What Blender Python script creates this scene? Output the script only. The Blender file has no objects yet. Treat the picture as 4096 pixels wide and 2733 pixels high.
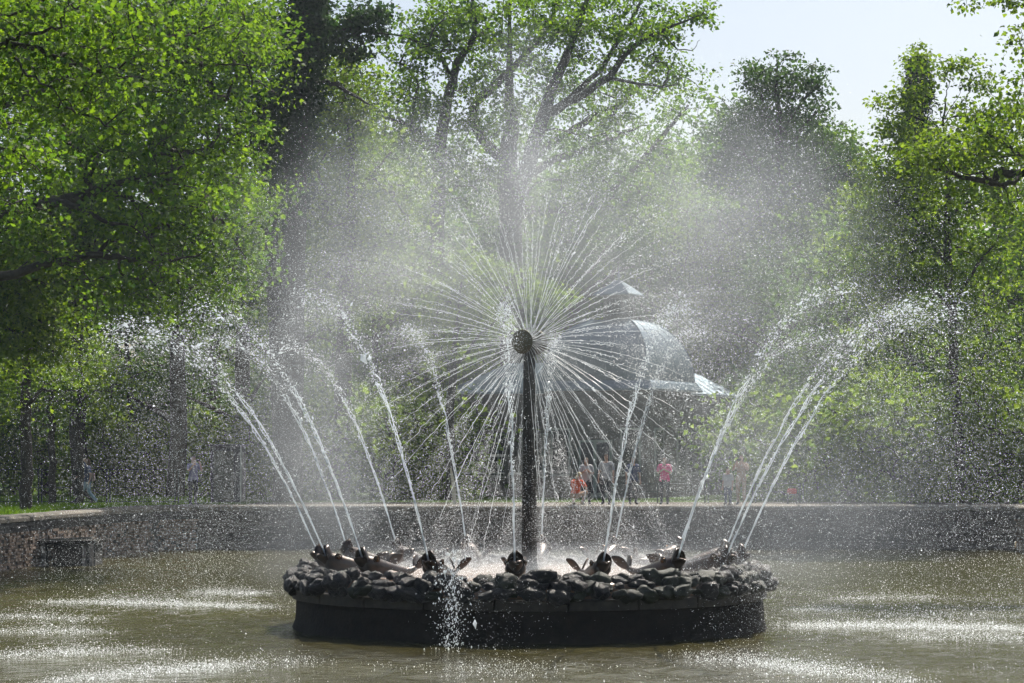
import bpy, math, random
import numpy as np
from mathutils import Vector, Matrix
R = math.radians
rng = np.random.default_rng(7)
random.seed(7)
sc = bpy.context.scene
COL = sc.collection

# ------------------------------------------------------------------ camera
F, HOR, CAMZ = 9600.0, 1818.0, 3.3          # focal length in photo pixels, horizon row, eye height over the water
cam_d = bpy.data.cameras.new('camera'); cam = bpy.data.objects.new('camera', cam_d); COL.objects.link(cam)
cam.location = (0, 0, CAMZ); cam.rotation_euler = (R(90), 0, 0)
cam_d.sensor_width = 36; cam_d.lens = F / 4096 * 36
cam_d.shift_y = (HOR - 1366.5) / 4096
cam_d.clip_end = 4000; cam_d.clip_start = 0.2
sc.camera = cam

# ------------------------------------------------------------------ light
SUN_AZ, SUN_EL = 24.0, 50.0                  # degrees to the right of the view, and up: the scene is lit from behind
w = bpy.data.worlds.new('World'); sc.world = w; w.use_nodes = True
nt = w.node_tree; bg = nt.nodes['Background']
sky = nt.nodes.new('ShaderNodeTexSky'); sky.sky_type = 'NISHITA'; sky.sun_disc = False
sky.sun_elevation = R(SUN_EL); sky.sun_rotation = R(SUN_AZ); sky.air_density = 1.0; sky.dust_density = 2.6; sky.ozone_density = 1.5
nt.links.new(sky.outputs[0], bg.inputs[0]); bg.inputs[1].default_value = 0.072
sd = bpy.data.lights.new('sun', 'SUN'); sd.energy = 4.6; sd.angle = R(0.55); sd.color = (1, 0.95, 0.86)
so = bpy.data.objects.new('sun', sd); COL.objects.link(so)
SUNV = Vector((math.sin(R(SUN_AZ)) * math.cos(R(SUN_EL)), math.cos(R(SUN_AZ)) * math.cos(R(SUN_EL)), math.sin(R(SUN_EL))))
so.rotation_euler = SUNV.to_track_quat('Z', 'Y').to_euler(); so.location = (30, 60, 80)
sc.view_settings.view_transform = 'Standard'; sc.view_settings.look = 'None'
sc.view_settings.gamma = 1; sc.view_settings.exposure = 0.75; sc.view_settings.use_curve_mapping = False
cy = sc.cycles
cy.max_bounces = 5; cy.diffuse_bounces = 3; cy.glossy_bounces = 2; cy.transmission_bounces = 4
cy.volume_bounces = 0; cy.transparent_max_bounces = 6; cy.caustics_reflective = False; cy.caustics_refractive = False
cy.sample_clamp_indirect = 4; cy.use_denoising = True; cy.use_adaptive_sampling = True; cy.adaptive_threshold = 0.04; cy.use_light_tree = False

# ------------------------------------------------------------------ helpers
def P(px, py, D):
    return Vector(((px - 2048) / F * D, D, CAMZ + (HOR - py) / F * D))
def PN(px, py, D):
    return np.array(((px - 2048) / F * D, D, CAMZ + (HOR - py) / F * D))
def tag(o, label=None, cat=None, group=None, kind=None):
    if label: o['label'] = label
    if cat: o['category'] = cat
    if group: o['group'] = group
    if kind: o['kind'] = kind
    return o
def empty(name, loc=(0, 0, 0), rz=0, parent=None):
    o = bpy.data.objects.new(name, None); COL.objects.link(o); o.location = loc; o.rotation_euler = (0, 0, rz)
    o.empty_display_size = 0.2
    if parent: o.parent = parent
    return o
def link(name, me, mat=None, parent=None, loc=None, rot=None, scale=None):
    o = bpy.data.objects.new(name, me); COL.objects.link(o)
    if mat and not me.materials: me.materials.append(mat)
    if parent: o.parent = parent
    if loc is not None: o.location = loc
    if rot is not None: o.rotation_euler = rot
    if scale is not None: o.scale = scale
    return o
def np_mesh(name, V, Fc, smooth=False):
    V = np.asarray(V, np.float32); Fc = np.asarray(Fc, np.int32)
    me = bpy.data.meshes.new(name); me.vertices.add(len(V)); me.vertices.foreach_set('co', V.ravel())
    k = Fc.shape[1]; me.loops.add(Fc.size); me.loops.foreach_set('vertex_index', Fc.ravel())
    me.polygons.add(len(Fc)); me.polygons.foreach_set('loop_start', np.arange(0, Fc.size, k, dtype=np.int32))
    me.update(calc_edges=True)
    if smooth: me.polygons.foreach_set('use_smooth', np.ones(len(Fc), bool))
    return me
class MB:
    def __init__(s): s.v = []; s.f = []
    def add(s, V, Fs):
        n = len(s.v); s.v += [tuple(p) for p in V]; s.f += [tuple(n + i for i in f) for f in Fs]; return s
    def box(s, c, d, M=None, bev=0.0):
        x, y, z = (a / 2 for a in d); V = []
        if bev <= 0:
            V = [Vector((i * x, j * y, k * z)) for i in (-1, 1) for j in (-1, 1) for k in (-1, 1)]
            Fs = [(0, 1, 3, 2), (4, 6, 7, 5), (0, 4, 5, 1), (2, 3, 7, 6), (0, 2, 6, 4), (1, 5, 7, 3)]
        else:                                   # chamfer on the top and bottom rims
            b = bev
            rings = [(x - b, y - b, -z), (x, y, -z + b), (x, y, z - b), (x - b, y - b, z)]
            for (a, e, h) in rings: V += [Vector((-a, -e, h)), Vector((a, -e, h)), Vector((a, e, h)), Vector((-a, e, h))]
            Fs = [(3, 2, 1, 0), (12, 13, 14, 15)]
            for r in range(3):
                for i in range(4): j = (i + 1) % 4; Fs.append((r * 4 + i, r * 4 + j, r * 4 + 4 + j, r * 4 + 4 + i))
        c = Vector(c)
        V = [(M @ p if M else p) + c for p in V]
        return s.add(V, Fs)
    def tube(s, pts, rad, n=8, caps=True):
        V, Fs = tube_np(np.array([tuple(p) for p in pts]), rad, n)
        Fs = [tuple(f) for f in Fs]
        if caps:
            L = len(pts); Fs.append(tuple(range(n))[::-1]); Fs.append(tuple(range((L - 1) * n, L * n)))
        return s.add(V, Fs)
    def lathe(s, prof, n=24, c=(0, 0, 0), cap=True):
        V = []; Fs = []; m = len(prof)
        for i in range(n):
            a = 2 * math.pi * i / n
            for (r, z) in prof: V.append((c[0] + r * math.cos(a), c[1] + r * math.sin(a), c[2] + z))
        for i in range(n):
            j = (i + 1) % n
            for k in range(m - 1): Fs.append((i * m + k, j * m + k, j * m + k + 1, i * m + k + 1))
        if cap:
            if prof[0][0] > 1e-5: Fs.append(tuple(i * m for i in range(n))[::-1])
            if prof[-1][0] > 1e-5: Fs.append(tuple(i * m + m - 1 for i in range(n)))
        return s.add(V, Fs)
    def mesh(s, name, smooth=False):
        me = bpy.data.meshes.new(name); me.from_pydata(s.v, [], s.f); me.update()
        if smooth:
            for p in me.polygons: p.use_smooth = True
        return me
    def build(s, name, mat, parent=None, smooth=False, **k):
        return link(name, s.mesh(name, smooth), mat, parent, **k)
def tube_np(pts, rad, n=6):
    pts = np.asarray(pts, float); m = len(pts)
    rad = np.broadcast_to(np.asarray(rad, float), (m,))
    t = np.gradient(pts, axis=0); t /= np.linalg.norm(t, axis=1, keepdims=True) + 1e-9
    ref = np.array([0.31, 0.17, 0.93]) if abs(t[:, 2]).mean() < 0.85 else np.array([0.95, 0.3, 0.05])
    u = np.cross(t, ref); u /= np.linalg.norm(u, axis=1, keepdims=True) + 1e-9
    v = np.cross(t, u)
    a = np.arange(n) / n * 2 * np.pi
    V = pts[:, None, :] + rad[:, None, None] * (np.cos(a)[None, :, None] * u[:, None, :] + np.sin(a)[None, :, None] * v[:, None, :])
    i = np.arange(m - 1)[:, None] * n; k = np.arange(n)[None, :]; k2 = (k + 1) % n
    Fs = np.stack([i + k, i + k2, i + n + k2, i + n + k], -1).reshape(-1, 4)
    return V.reshape(-1, 3), Fs
def copy_tree(o, parent=None):
    c = o.copy(); COL.objects.link(c); c.parent = parent
    for ch in list(o.children): copy_tree(ch, c)
    return c
def smooth_path(pts, k=4, jit=0.0):
    pts = np.asarray(pts, float); out = []
    m = len(pts)
    for i in range(m - 1):
        p0, p1, p2, p3 = pts[max(i - 1, 0)], pts[i], pts[i + 1], pts[min(i + 2, m - 1)]
        for j in range(k):
            t = j / k
            out.append(0.5 * ((2 * p1) + (-p0 + p2) * t + (2 * p0 - 5 * p1 + 4 * p2 - p3) * t * t + (-p0 + 3 * p1 - 3 * p2 + p3) * t ** 3))
    out.append(pts[-1]); out = np.array(out)
    if jit: out[1:-1, :3] += rng.normal(0, jit, (len(out) - 2, 3))
    return out

# ------------------------------------------------------------------ materials
def mat_new(name):
    m = bpy.data.materials.new(name); m.use_nodes = True; t = m.node_tree
    for n in list(t.nodes): t.nodes.remove(n)
    o = t.nodes.new('ShaderNodeOutputMaterial'); return m, t, o
def N(t, typ, **k):
    n = t.nodes.new(typ)
    for a, b in k.items():
        if a.startswith('i_'): n.inputs[a[2:].replace('_', ' ')].default_value = b
        else: setattr(n, a, b)
    return n
def noise(t, scale, detail=4, coord='Object', rough=0.6, vec=None):
    tc = N(t, 'ShaderNodeTexCoord'); nz = N(t, 'ShaderNodeTexNoise'); nz.inputs['Scale'].default_value = scale
    nz.inputs['Detail'].default_value = detail; nz.inputs['Roughness'].default_value = rough
    t.links.new(vec if vec else tc.outputs[coord], nz.inputs['Vector']); return nz
def ramp(t, src, stops):
    r = N(t, 'ShaderNodeValToRGB'); cr = r.color_ramp
    while len(cr.elements) < len(stops): cr.elements.new(0.5)
    for e, (p, c) in zip(cr.elements, stops): e.position = p; e.color = (*c, 1)
    t.links.new(src, r.inputs[0]); return r
def mat_std(name, c1, c2, scale=6, rough=0.7, metal=0.0, bump=0.2, bdist=0.02, spec=0.5, rand=0.0, coat=0.0, detail=5, coord='Object', bscale=None):
    m, t, o = mat_new(name); b = N(t, 'ShaderNodeBsdfPrincipled')
    nz = noise(t, scale, detail, coord); r = ramp(t, nz.outputs['Fac'], [(0.3, c1), (0.7, c2)])
    col = r.outputs[0]
    if rand:
        oi = N(t, 'ShaderNodeObjectInfo'); mr = N(t, 'ShaderNodeMapRange'); mr.inputs[3].default_value = 1 - rand; mr.inputs[4].default_value = 1 + rand
        t.links.new(oi.outputs['Random'], mr.inputs[0])
        mx = N(t, 'ShaderNodeVectorMath', operation='SCALE'); t.links.new(col, mx.inputs[0]); t.links.new(mr.outputs[0], mx.inputs['Scale']); col = mx.outputs[0]
    t.links.new(col, b.inputs['Base Color']); b.inputs['Roughness'].default_value = rough; b.inputs['Metallic'].default_value = metal
    b.inputs['Specular IOR Level'].default_value = spec; b.inputs['Coat Weight'].default_value = coat; b.inputs['Coat Roughness'].default_value = 0.15
    if bump:
        nb = noise(t, bscale or scale * 3, 6, coord, 0.65); bp = N(t, 'ShaderNodeBump'); bp.inputs['Strength'].default_value = bump; bp.inputs['Distance'].default_value = bdist
        t.links.new(nb.outputs['Fac'], bp.inputs['Height']); t.links.new(bp.outputs[0], b.inputs['Normal'])
    t.links.new(b.outputs[0], o.inputs[0]); return m
def mat_leaf(name, dark, light, trans=0.5, gloss=0.022):
    m, t, o = mat_new(name)
    at = N(t, 'ShaderNodeAttribute', attribute_name='var'); r = ramp(t, at.outputs['Fac'], [(0.0, dark), (1.0, light)])
    d = N(t, 'ShaderNodeBsdfDiffuse'); tr = N(t, 'ShaderNodeBsdfTranslucent'); g = N(t, 'ShaderNodeBsdfGlossy'); g.inputs['Roughness'].default_value = 0.5
    hs = N(t, 'ShaderNodeHueSaturation'); hs.inputs['Hue'].default_value = 0.485; hs.inputs['Saturation'].default_value = 1.1; hs.inputs['Value'].default_value = 2.1
    t.links.new(r.outputs[0], d.inputs[0]); t.links.new(r.outputs[0], hs.inputs['Color']); t.links.new(hs.outputs[0], tr.inputs[0])
    m1 = N(t, 'ShaderNodeMixShader'); m1.inputs[0].default_value = trans; t.links.new(d.outputs[0], m1.inputs[1]); t.links.new(tr.outputs[0], m1.inputs[2])
    m2 = N(t, 'ShaderNodeMixShader'); m2.inputs[0].default_value = gloss; t.links.new(m1.outputs[0], m2.inputs[1]); t.links.new(g.outputs[0], m2.inputs[2])
    t.links.new(m2.outputs[0], o.inputs[0]); return m
def mat_water_drop(name, col=(0.9, 0.92, 0.95), trans=0.55, gloss=0.2):
    m, t, o = mat_new(name)
    d = N(t, 'ShaderNodeBsdfDiffuse'); tr = N(t, 'ShaderNodeBsdfTranslucent'); g = N(t, 'ShaderNodeBsdfGlossy'); g.inputs['Roughness'].default_value = 0.25
    d.inputs[0].default_value = (*col, 1); tr.inputs[0].default_value = (*col, 1)
    m1 = N(t, 'ShaderNodeMixShader'); m1.inputs[0].default_value = trans; t.links.new(d.outputs[0], m1.inputs[1]); t.links.new(tr.outputs[0], m1.inputs[2])
    m2 = N(t, 'ShaderNodeMixShader'); m2.inputs[0].default_value = gloss; t.links.new(m1.outputs[0], m2.inputs[1]); t.links.new(g.outputs[0], m2.inputs[2])
    t.links.new(m2.outputs[0], o.inputs[0]); return m
M = {}
M['bark'] = mat_std('bark', (0.022, 0.017, 0.012), (0.06, 0.048, 0.035), 9, 0.9, bump=0.8, bdist=0.03)
M['oak'] = mat_leaf('oak_leaf', (0.026, 0.07, 0.013), (0.125, 0.215, 0.026), 0.56)
M['maple'] = mat_leaf('maple_leaf', (0.036, 0.08, 0.014), (0.145, 0.22, 0.03), 0.56)
M['dark'] = mat_leaf('dark_leaf', (0.02, 0.05, 0.014), (0.06, 0.11, 0.028), 0.45)
M['ivy'] = mat_leaf('ivy_leaf', (0.014, 0.038, 0.012), (0.04, 0.08, 0.022), 0.35)
M['wood'] = mat_leaf('woodland_leaf', (0.026, 0.066, 0.014), (0.10, 0.175, 0.027), 0.55)
M['needle'] = mat_leaf('spruce_needle', (0.012, 0.03, 0.01), (0.025, 0.055, 0.016), 0.1)
M['blade'] = mat_leaf('grass_blade', (0.05, 0.11, 0.012), (0.11, 0.2, 0.02), 0.45)
M['stone'] = mat_std('wet_tuff', (0.004, 0.0038, 0.003), (0.024, 0.021, 0.016), 14, 0.36, bump=1.0, bdist=0.05, rand=0.4, spec=0.6, bscale=30)
M['moss_stone'] = mat_std('mossy_tuff', (0.006, 0.006, 0.004), (0.02, 0.03, 0.007), 9, 0.5, bump=1.0, bdist=0.02, rand=0.4, bscale=30)
M['drum'] = mat_std('drum_stone', spec=0.2, c1=(0.006, 0.0046, 0.003), c2=(0.016, 0.012, 0.007), scale=5, rough=0.8, bump=0.9, bdist=0.03)
#, (0.005, 0.0042, 0.003), (0.014, 0.011, 0.007), 5, 0.75, bump=0.7, bdist=0.02)
M['ledge'] = mat_std('ledge_stone', (0.02, 0.016, 0.011), (0.05, 0.04, 0.028), 7, 0.7, bump=0.5, bdist=0.01)
M['basin'] = mat_std('basin_floor', (0.22, 0.13, 0.075), (0.38, 0.25, 0.16), 3, 0.25, bump=0.3, bdist=0.02)
M['bronze'] = mat_std('bronze', (0.014, 0.009, 0.006), (0.065, 0.034, 0.017), 7, 0.34, metal=0.45, bump=0.45, bdist=0.012, coat=0.25)
M['eye'] = mat_std('eye_bronze', (0.10, 0.05, 0.02), (0.16, 0.09, 0.04), 6, 0.15, metal=0.8, bump=0)
M['iron'] = mat_std('dark_iron', (0.012, 0.011, 0.009), (0.032, 0.028, 0.022), 5, 0.42, metal=0.3, bump=0.2, bdist=0.006)
M['disc'] = mat_std('green_bronze', (0.045, 0.045, 0.015), (0.075, 0.06, 0.022), 3, 0.45, metal=0.4, bump=0.1, bdist=0.004)
M['jet'] = mat_water_drop('jet_water', (0.91, 0.95, 0.98), 0.93, 0.07)
M['drop'] = mat_water_drop('drop_water', (0.89, 0.94, 0.98), 0.93, 0.07)
M['coping'] = mat_std('coping_stone', (0.09, 0.08, 0.065), (0.2, 0.175, 0.14), 5, 0.85, bump=0.5, bdist=0.015, rand=0.2)
M['block'] = mat_std('wall_stone', (0.045, 0.042, 0.04), (0.11, 0.1, 0.09), 5, 0.85, bump=0.6, bdist=0.02, rand=0.25)
M['brick'] = mat_std('old_brick', (0.14, 0.09, 0.065), (0.27, 0.2, 0.15), 3, 0.9, bump=0.6, bdist=0.02)
M['mortar'] = mat_std('mortar', (0.05, 0.045, 0.04), (0.11, 0.1, 0.085), 6, 0.95, bump=0.8, bdist=0.03)
M['concrete'] = mat_std('sluice_concrete', (0.1, 0.09, 0.08), (0.2, 0.18, 0.16), 6, 0.85, bump=0.4)
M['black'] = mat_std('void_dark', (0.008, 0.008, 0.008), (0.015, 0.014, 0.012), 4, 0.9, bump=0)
M['roof'] = mat_std('roof_metal', (0.10, 0.15, 0.19), (0.16, 0.22, 0.27), 2.2, 0.4, metal=0.6, bump=0.12, bdist=0.02)
M['timber'] = mat_std('dark_timber', (0.07, 0.065, 0.055), (0.15, 0.14, 0.12), 3, 0.8, bump=0.3)
M['trim'] = mat_std('pale_trim', (0.3, 0.31, 0.28), (0.45, 0.46, 0.42), 4, 0.7, bump=0.1)
M['glass'] = mat_std('window_glass', (0.02, 0.025, 0.025), (0.04, 0.045, 0.045), 2, 0.08, bump=0.03)
M['fence'] = mat_std('fence_metal', (0.012, 0.022, 0.016), (0.025, 0.04, 0.03), 6, 0.5, bump=0.1)
M['cream'] = mat_std('cream_board', (0.5, 0.46, 0.33), (0.62, 0.57, 0.42), 6, 0.6, bump=0.1)
M['booth'] = mat_std('booth_panel', (0.05, 0.045, 0.055), (0.08, 0.07, 0.085), 4, 0.7, bump=0.1)
M['skin'] = mat_std('skin', (0.45, 0.27, 0.19), (0.55, 0.34, 0.25), 8, 0.6, bump=0)
def cloth(name, c): return mat_std(name, tuple(a * 0.8 for a in c), c, 20, 0.9, bump=0.4, bdist=0.01)

# ground: lawn with a worn band of gravel path at the far bank
def make_ground_mat():
    m, t, o = mat_new('lawn'); b = N(t, 'ShaderNodeBsdfPrincipled'); b.inputs['Roughness'].default_value = 0.95; b.inputs['Specular IOR Level'].default_value = 0.15
    n1 = noise(t, 0.6, 6); r1 = ramp(t, n1.outputs['Fac'], [(0.3, (0.05, 0.10, 0.014)), (0.72, (0.10, 0.17, 0.024))])
    n2 = noise(t, 40, 3); mx = N(t, 'ShaderNodeMix', data_type='RGBA', blend_type='MULTIPLY'); mx.inputs[0].default_value = 0.7
    r2 = ramp(t, n2.outputs['Fac'], [(0.3, (0.5, 0.5, 0.5)), (0.7, (1.2, 1.2, 1.2))])
    t.links.new(r1.outputs[0], mx.inputs[6]); t.links.new(r2.outputs[0], mx.inputs[7]); t.links.new(mx.outputs[2], b.inputs['Base Color'])
    bp = N(t, 'ShaderNodeBump'); bp.inputs['Distance'].default_value = 0.05; t.links.new(n2.outputs['Fac'], bp.inputs['Height']); t.links.new(bp.outputs[0], b.inputs['Normal'])
    t.links.new(b.outputs[0], o.inputs[0]); return m
M['lawn'] = make_ground_mat()
M['path'] = mat_std('sandy_path', (0.07, 0.06, 0.048), (0.13, 0.11, 0.09), 4, 0.95, bump=0.4, bscale=60)
def make_water_mat():
    m, t, o = mat_new('pond_water'); b = N(t, 'ShaderNodeBsdfPrincipled')
    n0 = noise(t, 0.25, 4); r = ramp(t, n0.outputs['Fac'], [(0.3, (0.055, 0.048, 0.016)), (0.7, (0.09, 0.083, 0.036))])
    t.links.new(r.outputs[0], b.inputs['Base Color']); b.inputs['Roughness'].default_value = 0.06; b.inputs['IOR'].default_value = 1.33
    tc = N(t, 'ShaderNodeTexCoord')
    mp = N(t, 'ShaderNodeMapping'); mp.inputs['Scale'].default_value = (0.75, 1.0, 1); t.links.new(tc.outputs['Object'], mp.inputs[0])
    a = noise(t, 3.2, 3, vec=mp.outputs[0]); c = noise(t, 12.0, 3, vec=mp.outputs[0])
    ad = N(t, 'ShaderNodeMath', operation='MULTIPLY_ADD'); ad.inputs[1].default_value = 0.42
    t.links.new(c.outputs['Fac'], ad.inputs[0]); t.links.new(a.outputs['Fac'], ad.inputs[2])
    bp = N(t, 'ShaderNodeBump'); bp.inputs['Strength'].default_value = 0.7; bp.inputs['Distance'].default_value = 0.07
    t.links.new(ad.outputs[0], bp.inputs['Height']); t.links.new(bp.outputs[0], b.inputs['Normal'])
    t.links.new(b.outputs[0], o.inputs[0]); return m
M['water'] = make_water_mat()

# ------------------------------------------------------------------ ground, pond, walls
BANK = 1.5
FARY = 83.5
left_line = [(-16.0, 2.5), (-16.0, 30), (-15.8, 48), (-14.4, 67.6), (-13.6, 74.5), (-12.9, 79.0), (-12.2, 82.0), (-10.9, FARY)]
pond = left_line + [(17.5, FARY), (17.5, 2.5)]
import bmesh
bm = bmesh.new()
outer = [bm.verts.new((x, y, BANK)) for x, y in ((-900, -300), (900, -300), (900, 1800), (-900, 1800))]
inner = [bm.verts.new((x, y, BANK)) for x, y in pond]
ed = [bm.edges.new((l[i], l[(i + 1) % len(l)])) for l in (outer, inner) for i in range(len(l))]
bmesh.ops.triangle_fill(bm, edges=ed, use_beauty=True)
for f in list(bm.faces):
    c = f.calc_center_median()
    f.normal_update()
    if f.normal.z < 0: f.normal_flip()
gme = bpy.data.meshes.new('ground'); bm.to_mesh(gme); bm.free()
tag(link('ground', gme, M['lawn']), kind='structure')
gx = np.linspace(-17, 18.5, 300); gy_ = np.concatenate([[1.0], np.geomspace(24, 84.5, 560)]); X_, Y_ = np.meshgrid(gx, gy_)
Z_ = np.zeros_like(X_)
for k in range(46):                                                # chop: many small waves of all directions
    wl = rng.uniform(.3, 1.6); a = rng.random() * 6.28; Z_ += .0032 * wl ** .8 * np.sin((X_ * math.cos(a) + Y_ * math.sin(a)) * 2 * math.pi / wl + rng.random() * 6.28)
Z_ = Z_ * (0.6 + 0.5 * np.sin(X_ * .35 + 1) * np.sin(Y_ * .22)) - 0.006
ii = np.arange(len(gy_) - 1)[:, None] * 300 + np.arange(299)[None]
wme = np_mesh('water', np.stack([X_, Y_, Z_], -1).reshape(-1, 3), np.stack([ii, ii + 1, ii + 301, ii + 300], -1).reshape(-1, 4), True)
tag(link('water', wme, M['water']), kind='structure')
mb = MB(); mb.add([(-9.5, FARY + 0.5, BANK + .004), (60, FARY + 0.5, BANK + .004), (60, FARY + 8.5, BANK + .004), (-9.5, FARY + 6.5, BANK + .004)], [(0, 1, 2, 3)])
tag(mb.build('path', M['path']), kind='structure')

def poly_at(line, s):
    for i in range(len(line) - 1):
        a = Vector(line[i]); b = Vector(line[i + 1]); L = (b - a).length
        if s <= L or i == len(line) - 2: return a + (b - a) * (s / L), (b - a).normalized()
        s -= L
def plen(line): return sum((Vector(line[i + 1]) - Vector(line[i])).length for i in range(len(line) - 1))
def unit_block(bev): return MB().box((0, 0, 0), (1, 1, 1), bev=bev)
def rounded_slab(name):                        # unit block with its outer top edge rounded; x along the wall, -y towards the pond
    prof = [(0.5, -0.5), (-0.42, -0.5), (-0.5, -0.35), (-0.5, 0.1), (-0.44, 0.32), (-0.3, 0.46), (-0.1, 0.5), (0.5, 0.5)]
    V = [(x, y, z) for x in (-0.5, 0.5) for (y, z) in prof]; n = len(prof)
    Fs = [tuple(range(n)), tuple(range(n, 2 * n))[::-1]] + [((i + 1) % n, i, n + i, n + (i + 1) % n) for i in range(n)]
    return MB().add(V, Fs).mesh(name)
def wall(name, label, line, slab, blk, brick_rows, blocks_as_parts):
    root = empty(name, (line[0][0], line[0][1], 0)); tag(root, label, 'wall', 'stone walls round the pond', 'thing')
    ox, oy = line[0]; L = plen(line)
    core = MB(); n = max(8, int(L / 0.8))                          # mortar core behind the facing
    pts = [poly_at(line, L * i / n) for i in range(n + 1)]
    V = []; Fs = []
    for p, d in pts:
        nrm = Vector((-d.y, d.x))                                 # points away from the pond
        for off in (0.06, 0.8):
            q = p + nrm * off
            V += [(q.x - ox, q.y - oy, -0.3), (q.x - ox, q.y - oy, BANK - 0.02)]
    for i in range(n):
        a = i * 4; Fs += [(a, a + 1, a + 5, a + 4), (a + 1, a + 3, a + 7, a + 5), (a + 3, a + 2, a + 6, a + 7)]
    core.add(V, Fs).build('core', M['mortar'], root)
    slab_me = rounded_slab('coping_slab'); slab_me.materials.append(M['coping'])
    blk_me = unit_block(0.03).mesh('stone_block'); blk_me.materials.append(M['block'])
    def place(me, nm, s, ln, off, z, depth, h, jit=0.0):
        p, d = poly_at(line, s + ln / 2); nrm = Vector((-d.y, d.x)); q = p + nrm * (off + random.uniform(-jit, jit))
        o = link(nm, me, None, root, (q.x - ox, q.y - oy, z), (random.uniform(-.01, .01), random.uniform(-.008, .008), math.atan2(d.y, d.x)), (ln - 0.015, depth, h)); return o
    s = 0
    while s < L - 0.1:
        ln = min(slab * random.uniform(0.85, 1.15), L - s); place(slab_me, 'coping_slab', s, ln, 0.28, BANK - 0.06, 0.75, 0.2, 0.015); s += ln
    for z, off in ((BANK - 0.235, 0.1), (BANK - 0.375, 0.14)):
        s = random.uniform(-0.4, 0)
        while s < L - 0.1:
            ln = blk * random.uniform(0.8, 1.25); place(blk_me, 'stone_block', max(s, 0), ln, off, z, 0.3, 0.135, 0.008); s += ln
    if blocks_as_parts:
        z = BANK - 0.45; 
        while z > -0.1:
            h = 0.26; s = random.uniform(-0.4, 0)
            while s < L - 0.1:
                ln = blk * random.uniform(0.8, 1.3); place(blk_me, 'stone_block', max(s, 0), ln, 0.2, z - h / 2, 0.3, h - 0.02, 0.02); s += ln
            z -= h
    else:
        bk = MB(); z = BANK - 0.48
        while z > -0.1:
            s = random.uniform(0, 0.2)
            while s < L - 0.25:
                ln = random.uniform(0.2, 0.3)
                if random.random() > 0.13:
                    p, d = poly_at(line, s + ln / 2); nrm = Vector((-d.y, d.x)); q = p + nrm * (0.12 + random.uniform(-0.05, 0.05))
                    bk.box((q.x - ox, q.y - oy, z), (ln - 0.03, 0.22, 0.075), Matrix.Rotation(math.atan2(d.y, d.x) + random.uniform(-.06, .06), 3, 'Z'))
                s += ln
            z -= 0.095
        o = bk.build('brick_facing', M['brick'], root); o['kind'] = 'stuff'
    return root
vis_left = [poly_at(left_line, plen(left_line[:3]) - 6)[0][:]] + left_line[3:]
wall('pond_wall', 'weathered brick pond wall with rounded coping below the shaded lawn', vis_left, 0.95, 0.6, True, False)
wall('pond_wall', 'dark stone block wall of the bank where the visitors stand', [(-11.6, FARY), (17.5, FARY)], 1.2, 0.75, False, True)
wall('pond_wall', 'plain stone pond wall with coping along the bank under the overhanging oak', [(17.5, FARY), (17.5, 40)], 1.6, 1.2, False, False)

# sluice box standing out from the brick wall
sl = empty('sluice_box', (-13.15, 71.0, 0)); tag(sl, 'dark open concrete sluice box jutting out of the brick pond wall', 'sluice')
MB().box((0, 0.75, 0.70), (1.75, 1.7, 0.10), bev=0.01).build('roof_slab', M['drum'], sl)
for x in (-0.72, 0.5, 0.7): MB().box((x, 0.05, 0.22), (0.12 if x < 0.6 else 0.1, 0.14, 0.85), bev=0.01).build('post', M['concrete'], sl)
MB().box((0, 1.5, 0.2), (1.5, 0.06, 0.88)).build('back_wall', M['black'], sl)
for x in (-0.76, 0.76): MB().box((x, 0.8, 0.2), (0.05, 1.34, 0.88)).build('side_wall', M['black'], sl)
MB().box((0.0, -0.1, 0.80), (1.5, 0.10, 0.07), Matrix.Rotation(R(-3), 3, 'Y')).build('beam', M['timber'], sl)

# ------------------------------------------------------------------ fountain island
FX, FY = (2117 - 2048) / F * 46.2, 46.2
RD = 4.5
isl = empty('fountain_island', (FX, FY, 0)); tag(isl, 'round dark stone fountain basin rimmed with wet rough rocks in the pond', 'fountain basin')
def wob(r, amp, prof, n=96):
    V = []; Fs = []; m = len(prof)
    for i in range(n):
        a = 2 * math.pi * i / n
        for (rr, z) in prof:
            q = rr + (amp * (math.sin(7 * a + z * 5) + 0.6 * math.sin(17 * a + z * 11) + random.uniform(-.6, .6)) if rr > 3.9 else 0)
            V.append((q * math.cos(a), q * math.sin(a), z))
    for i in range(n):
        j = (i + 1) % n
        for k in range(m - 1): Fs.append((i * m + k, j * m + k, j * m + k + 1, i * m + k + 1))
    return V, Fs
V, Fs = wob(RD, 0.012, [(RD + 0.08, -0.4), (RD + 0.06, 0.0), (RD + 0.0, 0.16), (RD - 0.02, 0.3), (RD - 0.03, 0.45), (RD - 0.04, 0.585), (RD - 0.5, 0.6)])
MB().add(V, Fs).build('drum_wall', M['drum'], isl, True)
nb = 22
for i in range(nb):                                                # the ledge: one curved course of cut stones
    a0 = 2 * math.pi * i / nb + 0.004; a1 = 2 * math.pi * (i + 1) / nb - 0.004; V = []; Fs = []; k = 5
    ro = RD + 0.05 + random.uniform(-.012, .012)
    for j in range(k + 1):
        a = a0 + (a1 - a0) * j / k
        for (r, z) in ((RD - 0.35, 0.57), (ro - 0.01, 0.57), (ro, 0.585), (ro, 0.73), (ro - 0.02, 0.755), (RD - 0.35, 0.76)): V.append((r * math.cos(a), r * math.sin(a), z))
    for j in range(k):
        for q in range(6): Fs.append((j * 6 + q, j * 6 + 6 + q, j * 6 + 6 + (q + 1) % 6, j * 6 + (q + 1) % 6))
    Fs += [tuple(range(6))[::-1], tuple(k * 6 + q for q in range(6))]
    MB().add(V, Fs).build('ledge_stone', M['ledge'], isl)
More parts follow.
